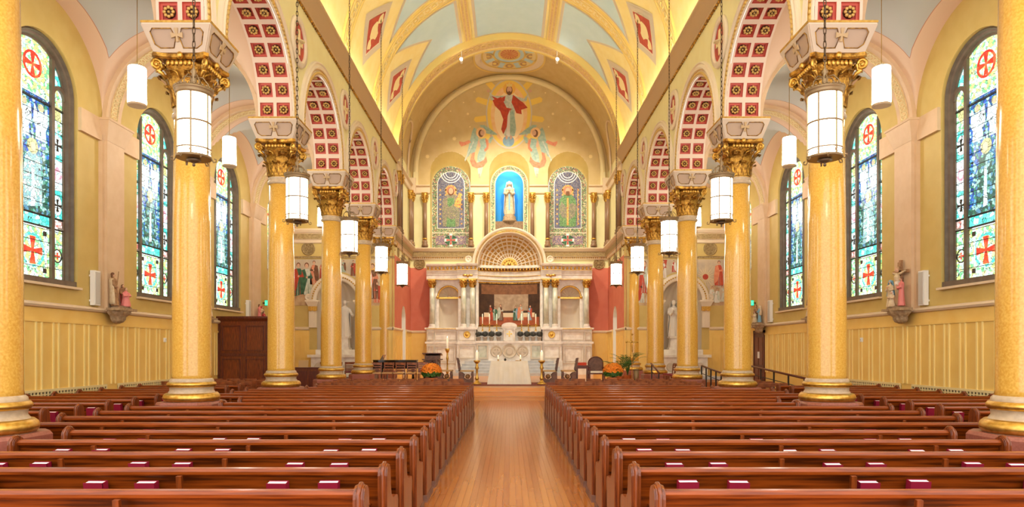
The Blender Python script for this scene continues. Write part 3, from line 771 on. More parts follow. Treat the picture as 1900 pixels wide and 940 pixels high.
# ------------------------------------------------------------------ aisle end walls
for s in (-1, 1):
    sd = SIDE[s]; xc = s*9.0; P = lambda u, z, d: (u, YEND-d, z); F = lambda u, z: P(u, z, 0)
    mb = MB(); u0, u1 = sorted((s*6.0, s*XW)); NHW = 1.05; NZB, NZS = 1.95, 4.5
    wall_faces(mb, F, u0, u1, 0, 11.0, [(xc, NHW, NZB, NZS, NHW)], 0)
    # concave niche with shell head
    n = 16
    mb.grid(lambda u, v: (xc+NHW*math.cos(PI*u), YEND+.75*math.sin(PI*u), NZB+(NZS-NZB)*v), n, 1, 1)
    mb.grid(lambda u, v: (xc+NHW*math.cos(PI*u)*math.cos(v*PI/2), YEND+(.75+.0*u)*math.sin(PI*u)*math.cos(v*PI/2)*(1-.06*math.cos(16*PI*u)), NZS+NHW*math.sin(v*PI/2)), 32, 10, 1)
    mb.add([(xc+NHW*math.cos(PI*i/n), YEND+.75*math.sin(PI*i/n), NZB) for i in range(n+1)], [tuple(range(n+1))], 1)
    we = struct('wall_end_'+sd, mb, ['olive', 'marble_niche_frame_shade'])
    O('cornice', strip(P, u0, u1, CORN), 'cornice_light', we); O('frieze', strip(P, u0, u1, [(.16, 7.70), (.175, 7.70), (.175, 7.98), (.16, 7.98)]), 'relief', we)
    O('string_course', strip(P, u0, u1, [(0, 6.72), (.05, 6.72), (.06, 6.8), (0, 6.84)]), 'relief', we)
    for x in (7.4, 8.75, 10.5): O('wall_relief', RELIEF, None, we, (s*x, YEND, 7.22), (PI/2, 0, 0))
    m = MB(); 
    for a, b in ((u0, xc-NHW-.4), (xc+NHW+.4, u1)):
        m.box(a, b, YEND-.05, YEND, PLAT, 2.96)
        k = 0; x = a+.15
        while x < b: O('batten', MB().box(x-.02, x+.02, YEND-.08, YEND-.05, PLAT, 2.62), 'wainscot', we); x += (.42 if k % 2 == 0 else .2); k += 1
        O('chair_rail', strip(P, a, b, RAILP), 'cornice_light', we)
    m.box(xc-NHW-.4, xc+NHW+.4, YEND-.05, YEND, PLAT, NZB); O('wainscot_board', m, 'wainscot', we)
    # arch surround: scrolled archivolt on two little pilasters
    sur = E('niche_surround', (xc, YEND, 0), 'cream arched surround with gilded bands framing the %s side niche' % sd, 'niche surround', 'side niche surrounds')
    m = MB(); th = [PI*i/32 for i in range(33)]
    m.sweep([(0, 0), (0, .14), (.08, .18), (.3, .18), (.38, .12), (.40, 0)], [((NHW*math.cos(t), 0, NZS+NHW*math.sin(t)), (math.cos(t), 0, math.sin(t)), (0, -1, 0)) for t in th], 0, True); O('archivolt', m, 'cream', sur)
    m = MB()
    for t in th[::1]: m.sphere(((NHW+.2)*math.cos(t), -.19, NZS+(NHW+.2)*math.sin(t)), .045, 6, 4)
    O('gilt_leaf_row', m, 'gold', sur)
    for q in (-1, 1):
        x = q*(NHW+.2)
        O('pilaster', MB().box(x-.2, x+.2, -.12, 0, 3.1, 4.0).box(x-.1, x+.1, -.15, -.1, 3.2, 3.9), 'cream', sur)
        O('gilt_capital', MB().box(x-.22, x+.22, -.16, 0, 3.98, 4.2).box(x-.18, x-.06, -.2, 0, 3.95, 4.2).box(x+.06, x+.18, -.2, 0, 3.95, 4.2), 'gold', sur)
        O('impost', MB().taper([(x-.22,-.16),(x+.22,-.16),(x+.22,0),(x-.22,0)], 4.2, [(x-.34,-.26),(x+.34,-.26),(x+.34,0),(x-.34,0)], 4.44).box(x-.36, x+.36, -.28, 0, 4.44, 4.52), 'cream', sur)
        O('scroll', MB().lathe([(0, 0), (.16, 0), (.19, .05), (.16, .1), (.12, .1), (.1, .07), (.05, .07), (.04, .12), (0, .12)], 16), 'cream', sur, (q*(NHW+.44), -.02, NZS+.18), (PI/2, 0, 0))
# mural panels above the side niches: ground, sky and painted figures
def poly_xz(mb, pts, d, mi): mb.add([(x, -d, z) for x, z in pts], [tuple(range(len(pts)))], mi)
def ell(cx, cz, rx, rz, n=16): return [(cx+rx*math.cos(2*PI*i/n), cz+rz*math.sin(2*PI*i/n)) for i in range(n)]
def painted_figure(parent, x, z, h, robe, mantle, d=.012, halo=True, lean=0.0, hair='hair', arm=1, name='painted_figure'):
    """flat painted saint standing at x, feet at z"""
    m = MB(); w_ = h*.15
    L = lambda q: lean*q*h
    poly_xz(m, [(x-w_*1.15, z), (x+w_*1.15, z), (x+w_*1.05+L(.4), z+h*.4), (x+w_*.8+L(.7), z+h*.72), (x+w_*.45+L(.82), z+h*.82), (x-w_*.45+L(.82), z+h*.82), (x-w_*.8+L(.7), z+h*.72), (x-w_*1.05+L(.4), z+h*.4)], d, 0)
    poly_xz(m, [(x+arm*w_*1.3, z+h*.05), (x+arm*w_*1.35, z+h*.4), (x+arm*w_*1.0+L(.7), z+h*.78), (x+arm*w_*.3+L(.8), z+h*.82), (x-arm*w_*.2+L(.5), z+h*.55), (x+arm*w_*.3, z+h*.2)], d+.003, 1)
    poly_xz(m, [(x-arm*w_*.7+L(.7), z+h*.76), (x-arm*w_*1.2+L(.6), z+h*.56), (x-arm*w_*.2+L(.55), z+h*.56), (x-arm*w_*.2+L(.6), z+h*.62), (x-arm*w_*.7+L(.6), z+h*.64)], d+.005, 1)
    if halo: poly_xz(m, ell(x+L(.91), z+h*.91, h*.10, h*.10), d+.002, 4)
    poly_xz(m, ell(x+L(.92), z+h*.925, h*.062, h*.075), d+.006, 3)
    poly_xz(m, ell(x+L(.9), z+h*.905, h*.046, h*.062), d+.008, 2)
    poly_xz(m, ell(x-arm*w_*.1+L(.58), z+h*.59, h*.03, h*.03, 8), d+.009, 2)
    # folds of the robe
    for k in (-.55, -.1, .4): poly_xz(m, [(x+w_*k, z+h*.02), (x+w_*(k+.14), z+h*.02), (x+w_*(k*.7+.05)+L(.5), z+h*.5)], d+.0045, 1 if k != -.1 else 5)
    return O(name, m, [robe, mantle, 'skin', hair, 'halo_gold', 'robe_paint'], parent)
for s in (-1, 1):
    xc = s*9.0; sd = SIDE[s]
    mu = E('mural_painting', (xc, YEND-.012, 0), ('painted mural of robed saints arched around the %s side niche' if s < 0 else 'painted mural with rayed host and kneeling crowd around the %s side niche') % sd, 'mural', 'aisle murals')
    m = MB(); top, bot = 6.66, 4.25
    n = 24; ro = 1.5
    def seg(a0, a1, mi, ztop, zb=None):
        pass
    xs = sorted(set([-2.3+4.6*i/46 for i in range(47)]))
    for a, b in zip(xs[:-1], xs[1:]):
        def lo(x): return 4.52+math.sqrt(ro*ro-x*x) if abs(x) < ro-.001 else (bot+.0 if abs(x) < 2.2 else bot+.12)
        za, zb = max(lo(a), bot), max(lo(b), bot)
        zm = 5.5
        m.add([(a, 0, za), (b, 0, zb), (b, 0, top), (a, 0, top)], [(0, 1, 2, 3)], 0)
        if za < zm and zb < zm and min(abs(a), abs(b)) > ro-.05: m.add([(a, -.003, za), (b, -.003, zb), (b, -.003, zm-.3+.12*math.sin(a*5)), (a, -.003, zm-.3+.12*math.sin(a*5))], [(0, 1, 2, 3)], 1)
    O('painted_ground', m, ['mural_sky', 'mural_ground'], mu)
    if s < 0:
        for x, z, h_, r_, mn, l_, ar in ((-2.05, 4.75, 1.75, 'green_paint', 'crimson_paint', .02, -1), (-1.62, 4.6, 1.9, 'robe_paint', 'green_paint', .02, -1), (-1.2, 5.35, 1.25, 'orange_paint', 'brown_paint', 0, 1), (-.75, 5.65, .95, 'crimson_paint', 'orange_paint', 0, 1), (-.1, 6.03, .6, 'robe_paint', 'crimson_paint', 0, -1), (.35, 6.0, .62, 'teal_paint', 'brown_paint', 0, 1), (.85, 5.8, .82, 'brown_paint', 'crimson_paint', 0, 1), (1.4, 5.25, 1.3, 'crimson_paint', 'brown_paint', 0, 1), (1.85, 4.6, 1.85, 'brown_paint', 'orange_paint', 0, -1), (2.1, 4.4, 1.1, 'orange_paint', 'crimson_paint', 0, 1)):
            painted_figure(mu, x, z, h_, r_, mn, .012+.004*(abs(int(x*10)) % 4), halo=(int(x*7) % 3 == 0), lean=l_, arm=ar)
        O('painted_rocks', (lambda m: (poly_xz(m, [(-2.25, 4.27), (-1.5, 4.27), (-1.52, 4.75), (-1.8, 4.85), (-2.25, 4.7)], .03, 0), m)[1])(MB()), 'mural_ground', mu)
    else:
        rays = MB()
        for k in range(20):
            a = 2*PI*k/20; r1 = .75 if k % 2 else .5
            poly_xz(rays, [(1.25+.12*math.cos(a-.1), 5.75+.12*math.sin(a-.1)), (1.25+r1*math.cos(a), 5.75+r1*math.sin(a)), (1.25+.12*math.cos(a+.1), 5.75+.12*math.sin(a+.1))], .008, 0)
        poly_xz(rays, ell(1.25, 5.75, .15, .15), .010, 1)
        O('painted_rays', rays, ['star_paint', 'crimson_paint'], mu)
        for x, z, h_, r_, mn, ar in ((1.95, 5.3, 1.3, 'crimson_paint', 'orange_paint', -1), (1.6, 4.45, .8, 'robe_paint', 'statue_white', -1), (1.85, 4.4, .75, 'statue_white', 'robe_paint', 1), (2.12, 4.45, .85, 'robe_paint', 'mural_sky', -1), (.7, 5.85, .75, 'brown_paint', 'robe_paint', 1), (.2, 6.03, .58, 'robe_paint', 'orange_paint', 1), (-.4, 6.0, .62, 'crimson_paint', 'statue_white', 1), (-.95, 5.7, .92, 'statue_white', 'crimson_paint', -1), (-1.5, 5.3, 1.25, 'robe_paint', 'teal_paint', 1), (-1.95, 4.9, 1.7, 'crimson_paint', 'robe_paint', 1), (-1.7, 4.4, .8, 'statue_white', 'crimson_paint', 1), (-2.1, 4.4, .9, 'robe_paint', 'crimson_paint', -1)):
            painted_figure(mu, x, z, h_, r_, mn, .014+.004*(abs(int(x*10)) % 4), halo=False, arm=ar)
    O('painted_curtain', (lambda m: (poly_xz(m, [(-.75*s, 6.64), (-1.5*s, 6.64), (-1.45*s, 6.2), (-1.1*s, 6.0), (-.8*s, 6.35)], .011, 0), m)[1])(MB()), 'crimson_paint', mu) if s > 0 else None
# ------------------------------------------------------------------ columns
def leaf_mesh(w_, h_, curl, name):
    m = MB(); nu, nv = 6, 10
    def fn(u, v):
        t = v; ww = w_*(.75+.35*math.sin(PI*min(1, t*1.1)))*(1 if t < .75 else max(.25, 1-(t-.75)*2.4))*(1+.10*math.cos(t*22))
        x = (u-.5)*ww
        out = .03+curl*t*t*1.1; z = h_*t
        if t > .72:
            q = (t-.72)/.28*2.3; rr = .16*h_
            out = .03+curl*.72*.72*1.1+rr*math.sin(q)*1.1+.02; z = h_*.72+rr*(1-math.cos(q))*(-.4)+rr*math.sin(q)*.9
        out += .02*math.cos((u-.5)*PI*5)-.05*abs(u-.5)
        return (x, -out, z)
    m.grid(fn, nu, nv, 0, True); return m.mesh(name, 'gold_dark')
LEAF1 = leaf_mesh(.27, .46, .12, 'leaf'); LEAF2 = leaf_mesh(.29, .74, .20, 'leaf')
m = MB()
sp = [( .125*(1-i/34)*math.cos(-PI/2+i/34*4.6*PI), .125*(1-i/34)*math.sin(-PI/2+i/34*4.6*PI)) for i in range(33)]
m.tube([(.0, -(.36), -.26), (0, -.44, -.17), (0, -.53, -.13)]+[(0, -.55-p[0]*-1*.9, -.02+p[1]) for p in sp], [.035, .04, .042]+[.042*(1-.55*i/33) for i in range(33)], 6, 0)
m.sphere((0, -.55, -.02), .045, 8, 6); m.lathe([(.10, -.035), (.115, 0), (.10, .035)], 14, (0, 0, 0), 0) if False else None
VOLUTE = m.mesh('volute', 'gold')
m = MB(); pts = []
for k in range(4):
    a = PI/4+PI/2*k; b = a+PI/2; c0 = Vector((math.cos(a), math.sin(a)))*.80; c1 = Vector((math.cos(b), math.sin(b)))*.80; md = (c0+c1)/2; nrm = -md.normalized()
    t_ = (c1-c0).normalized()
    pts += [c0+t_*.07]+[c0+(c1-c0)*f+nrm*(.10*math.sin(PI*f)) for f in (.2, .35, .5, .65, .8)]+[c1-t_*.07]
pts = [(p.x, p.y) for p in pts]
m.prism(pts, 'z', .93, 1.0); m.taper([(x*.93, y*.93) for x, y in pts], .90, pts, .93)
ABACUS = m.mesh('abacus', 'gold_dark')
m = MB()
for k in range(4):
    a = PI/2*k; 
    for j in range(-3, 4):
        x = j*.085; m.sphere((x*math.cos(a)-.46*-math.sin(a), x*math.sin(a)+.46*-math.cos(a), .84), .055, 7, 5, (.8, .8, 1.1))
    m.sphere((.50*math.sin(a), -.50*math.cos(a), .97), .07, 8, 6, (1, 1, 1.1))
OVOLO = m.mesh('egg_moulding', 'gold')
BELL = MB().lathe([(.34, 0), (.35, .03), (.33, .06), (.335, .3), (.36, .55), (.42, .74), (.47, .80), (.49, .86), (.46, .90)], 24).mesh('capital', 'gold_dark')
m = MB()
for k in range(8):
    a = 2*PI*(k+.5)/8; ring = [(.10*math.cos(t), -.43-.04*math.sin(t), .60+.10*math.sin(t)) for t in [2*PI*q/12 for q in range(12)]]
    M = Matrix.Rotation(a, 3, 'Z'); m.tube([M @ Vector(p) for p in ring], .02, 5, 0, True)
TENDRIL = m.mesh('tendril', 'gold')
hb, ht = .50, .67
m = MB()
m.taper([(-hb,-hb),(hb,-hb),(hb,hb),(-hb,hb)], 7.80, [(-ht,-ht),(ht,-ht),(ht,ht),(-ht,ht)], 8.29); IMPOST = m.mesh('impost_block', 'impost')
IMPTOP = MB().box(-.69, .69, -.69, .69, 8.32, 8.36).mesh('gilt_edge', 'gold'); IMPRIM = MB().box(-.675, .675, -.675, .675, 8.28, 8.32).mesh('impost_rim', 'cream')
# raised cream strapwork of the four faces (u across, v up the slope)
def slope(u, v, d): 
    hh = hb+(ht-hb)*v; return (u*hh, -hh-d, 7.80+.49*v)
m = MB(); g = MB(); cr_ = MB()
def face_poly(mb, pts, d0, d1):
    n_ = len(pts); vs = [slope(u, v, d0) for u, v in pts]+[slope(u, v, d1) for u, v in pts]
    mb.add(vs, [tuple(range(n_, 2*n_))]+[(i, (i+1) % n_, n_+(i+1) % n_, n_+i) for i in range(n_)])
for pts in ([(-1, .86), (1, .86), (1, 1), (-1, 1)], [(-1, 0), (1, 0), (1, .13), (-1, .13)], [(-1, .13), (-.86, .13), (-.86, .86), (-1, .86)], [(.86, .13), (1, .13), (1, .86), (.86, .86)],
            [(-.16, .86), (-.05, .5), (-.16, .13), (.16, .13), (.05, .5), (.16, .86)], [(-.86, .86), (-.74, .86), (-.86, .72)], [(.74, .86), (.86, .86), (.86, .72)], [(-.86, .13), (-.86, .27), (-.70, .13)], [(.86, .13), (.70, .13), (.86, .27)]):
    face_poly(m, pts, 0, .022)
for q in (-1, 1):
    out = [(.16*q, .84), (.06*q, .5), (.18*q, .16), (.68*q, .15), (.84*q, .29), (.84*q, .70), (.72*q, .84)]
    g.tube([slope(u, v, .024) for u, v in out], .011, 4, 0, True)
face_poly(cr_, [(-.05, .36), (.05, .36), (.03, .55), (.19, .49), (.19, .69), (.03, .63), (.06, .84), (-.06, .84), (-.03, .63), (-.19, .69), (-.19, .49), (-.03, .55)], .022, .05)
STRAP, GLINE, ICROSS = m.mesh('impost_strapwork', 'strap'), g.mesh('gilt_outline', 'gold_dark'), cr_.mesh('cross', 'cornice_tan')
SHAFT = MB().lathe([(.385, 1.28), (.375, 1.4), (.372, 2.5), (.36, 4.5), (.335, 6.62)], 40).mesh('shaft', 'shaft')
NECK = MB().lathe([(.335, 6.60), (.36, 6.62), (.375, 6.66), (.36, 6.70), (.33, 6.71), (.345, 6.75), (.36, 6.78), (.34, 6.80)], 28).mesh('neck_ring', 'base_grey')
BASEG = MB().lathe([(.50, .86), (.50, .90), (.46, 1.03), (.445, 1.045), (.415, 1.09), (.42, 1.14), (.43, 1.16), (.42, 1.25), (.425, 1.265), (.415, 1.31), (.385, 1.335)], 40).mesh('base', 'base_grey')
TOR1 = MB().lathe([(.46, .865), (.51, .872), (.54, .91), (.545, .95), (.53, 1.0), (.49, 1.035), (.44, 1.04)], 40).mesh('gilt_torus', 'gold'); TOR2 = MB().lathe([(.41, 1.155), (.45, 1.165), (.472, 1.20), (.468, 1.23), (.445, 1.26), (.41, 1.265)], 40).mesh('gilt_torus', 'gold')
def plinth(z0, name='plinth'):
    m = MB(); h_ = .57; c = .2
    o = [(-h_, -h_+c), (-h_+c, -h_), (h_-c, -h_), (h_, -h_+c), (h_, h_-c), (h_-c, h_), (-h_+c, h_), (-h_, h_-c)]
    m.prism(o, 'z', z0, .82); m.taper(o, .82, [(x*.95, y*.95) for x, y in o], .865)
    if z0 < .3: m.prism([(x*1.06, y*1.06) for x, y in o], 'z', z0, z0+.2)
    return m.mesh(name, 'plinth_stone')
PL0, PL1 = plinth(0), plinth(PLAT)
ordn = ['nearest', 'second', 'third', 'fourth', 'fifth', 'farthest']
def make_column():
    c = E('marble_column', (0, 0, 0))
    for nm, me in (('plinth', PL0), ('base', BASEG), ('gilt_torus', TOR1), ('gilt_torus', TOR2), ('shaft', SHAFT), ('neck_ring', NECK)): O(nm, me, None, c)
    cap = O('capital', BELL, None, c, (0, 0, 6.78))
    for k in range(8):
        O('leaf', LEAF1, None, cap, (.33*math.sin(2*PI*k/8), -.33*math.cos(2*PI*k/8), .05), (0, 0, 2*PI*k/8)); a = 2*PI*(k+.5)/8
        O('leaf', LEAF2, None, cap, (.33*math.sin(a), -.33*math.cos(a), .06), (0, 0, a))
    for k in range(4): O('volute', VOLUTE, None, cap, (.13*math.sin(PI/4+PI/2*k), -.13*math.cos(PI/4+PI/2*k), .82), (0, 0, PI/4+PI/2*k))
    O('abacus', ABACUS, None, cap, (0, 0, .02)); O('egg_moulding', OVOLO, None, cap); O('tendril', TENDRIL, None, cap)
    im = O('impost_block', IMPOST, None, c); O('impost_rim', IMPRIM, None, im); O('gilt_edge', IMPTOP, None, im)
    for k in range(4):
        O('strapwork', STRAP, None, im, None, (0, 0, PI/2*k)); O('gilt_outline', GLINE, None, im, None, (0, 0, PI/2*k)); O('cross', ICROSS, None, im, None, (0, 0, PI/2*k))
    return c
proto = make_column(); first = True
for s in (-1, 1):
    for i in range(0, 6):
        c = proto if first else copytree(proto); first = False
        c.location = (s*XC, CY(i) if i < 5 else CY(5)-.1, 0)
        if i >= 4:
            for ch in c.children:
                if ch.name.startswith('plinth'): ch.data = PL1
        c['label'] = 'yellow marble column with gilded capital, %s from the camera in the %s arcade' % (ordn[i], SIDE[s]); c['category'] = 'column'; c['group'] = 'arcade columns'
# ------------------------------------------------------------------ nave lanterns
def lantern_proto():
    L = E('hanging_lantern', (0, 0, 0))
    r, h_ = .255, 1.04
    O('glass_shade', MB().lathe([(0, 0), (r*.6, .0), (r, .03), (r, h_), (r*.7, h_+.01), (0, h_+.01)], 32), 'lamp_glass', L)
    m = MB(); m.lathe([(r+.004, h_-.02), (r+.03, h_-.02), (r+.035, h_+.02), (r+.035, h_+.05), (r+.05, h_+.06), (r+.05, h_+.09), (r+.0, h_+.09)], 32)
    for k in range(28): a = 2*PI*k/28; m.sphere(((r+.04)*math.cos(a), (r+.04)*math.sin(a), h_+.10), .022, 5, 4)
    O('top_band', m, 'lamp_metal', L)
    m = MB(); m.lathe([(r+.004, -.01), (r+.02, -.01), (r+.022, .03), (r+.004, .03)], 32); m.lathe([(r+.004, .13), (r+.018, .13), (r+.018, .15), (r+.004, .15)], 32)
    for k in range(26): a = 2*PI*k/26; m.tube([((r+.012)*math.cos(a)+.02*math.cos(t)*-math.sin(a), (r+.012)*math.sin(a)+.02*math.cos(t)*math.cos(a), .08+.03*math.sin(t)) for t in [2*PI*q/8 for q in range(8)]], .007, 4, 0, True)
    O('bottom_band', m, 'lamp_metal', L)
    O('middle_band', MB().lathe([(r+.002, .56), (r+.014, .555), (r+.014, .587), (r+.002, .585)], 32), 'lamp_metal', L)
    for k in range(6):
        a = 2*PI*(k+.25)/6; O('strap', MB().box(-.014, .014, -.014, .004, 0, h_), 'lamp_metal', L, ((r+.006)*math.sin(a), -(r+.006)*math.cos(a), 0), (0, 0, a))
    for k in range(6):
        m = MB(); a = 2*PI*(k+.25)/6; c_, s_ = math.cos(a), math.sin(a)
        m.tube([((r+.02)*c_, (r+.02)*s_, .0), ((r+.05)*c_, (r+.05)*s_, -.05), ((r+.09)*c_, (r+.09)*s_, -.04), ((r+.09)*c_, (r+.09)*s_, .0), ((r+.06)*c_, (r+.06)*s_, .01)], .012, 5)
        O('bottom_scroll', m, 'lamp_metal', L)
    O('finial', MB().lathe([(0, -.14), (.02, -.13), (.028, -.11), (.015, -.09), (.05, -.07), (.12, -.04), (.10, -.02), (.03, 0)], 16), 'bronze', L)
    m = MB()
    for k in range(6):
        a = 2*PI*(k+.25)/6; c_, s_ = math.cos(a), math.sin(a)
        m.tube([(.24*c_, .24*s_, h_+.08), (.22*c_, .22*s_, h_+.2), (.14*c_, .14*s_, h_+.3), (.05*c_, .05*s_, h_+.3), (.02*c_, .02*s_, h_+.22)], .011, 5)
    m.lathe([(0, 0), (.04, .0), (.05, .1), (.03, .2), (.05, .24), (.015, .3), (.012, .42)], 10, (0, 0, h_+.15)); O('crown_arms', m, 'lamp_metal', L)
    m = MB(); z = h_+.55; top = 10.4; k = 0
    while z < top:
        ax = (1, 0) if k % 2 == 0 else (0, 1)
        m.tube([(.022*math.cos(t)*ax[0], .022*math.cos(t)*ax[1], z+.06+.075*math.sin(t)) for t in [2*PI*q/8 for q in range(8)]], .009, 4, 0, True); z += .115; k += 1
    O('chain', m, 'chain', L)
    return L
LP = lantern_proto(); first = True; lnames = ['nearest', 'second', 'third', 'fourth', 'farthest']
for s in (-1, 1):
    for i in range(0, 5):
        o = LP if first else copytree(LP); first = False
        o.location = (s*5.22, CY(i)+BAY/2, 5.08); o.rotation_euler = (0, 0, .3*i)
        o['label'] = 'white glass lantern on a long chain, %s from camera, %s side of the nave' % (lnames[i], SIDE[s]); o['category'] = 'lantern'; o['group'] = 'nave lanterns'
# aisle pendants
PP = E('aisle_pendant', (0, 0, 0))
O('shade', MB().lathe([(0, 0), (.19, 0), (.21, .03), (.205, .9), (.19, .93), (.0, .93)], 36, fold=lambda a, z: .012*math.cos(18*a)), 'lamp_glass_aisle', PP)
O('top_cap', MB().lathe([(.19, .925), (.2, .94), (.15, .97), (.03, .98), (.02, 1.03), (0, 1.03)], 20), 'white', PP)
O('rod', MB().lathe([(.009, 1.0), (.009, 2.86)], 6), 'chain_gold', PP); O('bottom_rim', MB().lathe([(.19, -.01), (.214, -.01), (.214, .04), (.205, .04)], 28), 'cornice_light', PP)
first = True
for s in (-1, 1):
    for i in (1, 2, 3, 4):
        o = PP if first else copytree(PP); first = False
        o.location = (s*9.1, CY(i)+BAY/2-.1, 7.88); o['label'] = 'plain white tube pendant lamp over the %s aisle, %s from the camera' % (SIDE[s], ['nearest', 'second', 'third', 'farthest'][i-1]); o['category'] = 'pendant lamp'; o['group'] = 'aisle pendants'
# ------------------------------------------------------------------ stained glass windows (local: room is toward -x, u along y)
def pl(mb, pts, x, mi=0, t=.012):
    n_ = len(pts); vs = [(x, u, z) for u, z in pts]+[(x-t, u, z) for u, z in pts]
    mb.add(vs, [tuple(range(n_))[::-1], tuple(range(n_, 2*n_))]+[(i, (i+1) % n_, n_+(i+1) % n_, n_+i) for i in range(n_)], mi)
def rect(u0, u1, z0, z1): return [(u0, z0), (u1, z0), (u1, z1), (u0, z1)]
def annul(mb, cu, cz, r0, r1, x, n=24, mi=0, a0=0, a1=2*PI, t=.014):
    for i in range(n):
        a, b = a0+(a1-a0)*i/n, a0+(a1-a0)*(i+1)/n
        pl(mb, [(cu+r0*math.cos(a), cz+r0*math.sin(a)), (cu+r1*math.cos(a), cz+r1*math.sin(a)), (cu+r1*math.cos(b), cz+r1*math.sin(b)), (cu+r0*math.cos(b), cz+r0*math.sin(b))], x, mi, t)
def crossp(cu, cz, r, f=.30):
    w0, w1 = r*.10, r*f
    return [(cu-w1, cz-r), (cu+w1, cz-r), (cu+w0, cz-w0), (cu+r, cz-w1), (cu+r, cz+w1), (cu+w0, cz+w0), (cu+w1, cz+r), (cu-w1, cz+r), (cu-w0, cz+w0), (cu-r, cz+w1), (cu-r, cz-w1), (cu-w0, cz-w0)]
def glass_piece(w_, name, pts, x, mt, t=.012):
    m = MB(); pl(m, pts, x, 0, t); return O(name, m, mt, w_)
def saint(w_, cu, z0, h_, mt, x, wings=False):
    w2 = h_*.17
    glass_piece(w_, 'glass_robe', [(cu-w2*1.2, z0), (cu+w2*1.2, z0), (cu+w2*1.05, z0+h_*.5), (cu+w2*.85, z0+h_*.75), (cu+w2*.3, z0+h_*.83), (cu-w2*.3, z0+h_*.83), (cu-w2*.85, z0+h_*.75), (cu-w2*1.05, z0+h_*.5)], x, mt)
    glass_piece(w_, 'glass_halo', [(cu+h_*.11*math.cos(2*PI*i/14), z0+h_*.9+h_*.11*math.sin(2*PI*i/14)) for i in range(14)], x-.002, 'glass_gold')
    glass_piece(w_, 'glass_face', [(cu+h_*.05*math.cos(2*PI*i/10), z0+h_*.89+h_*.065*math.sin(2*PI*i/10)) for i in range(10)], x-.016, 'glass_face')
    glass_piece(w_, 'glass_fold', [(cu-w2*.2, z0+.03), (cu+w2*.25, z0+.03), (cu+w2*.12, z0+h_*.6), (cu-w2*.1, z0+h_*.6)], x-.014, 'glass_white')
    if wings:
        for q in (-1, 1): glass_piece(w_, 'glass_wing', [(cu+q*w2*.6, z0+h_*.7), (cu+q*w2*1.5, z0+h_*.95), (cu+q*w2*1.7, z0+h_*.5), (cu+q*w2*1.1, z0+h_*.3)], x+.002, 'glass_white')
glass_mat('glass_face', [C(236,200,170), C(226,190,160)], 3, 1.0, .0)
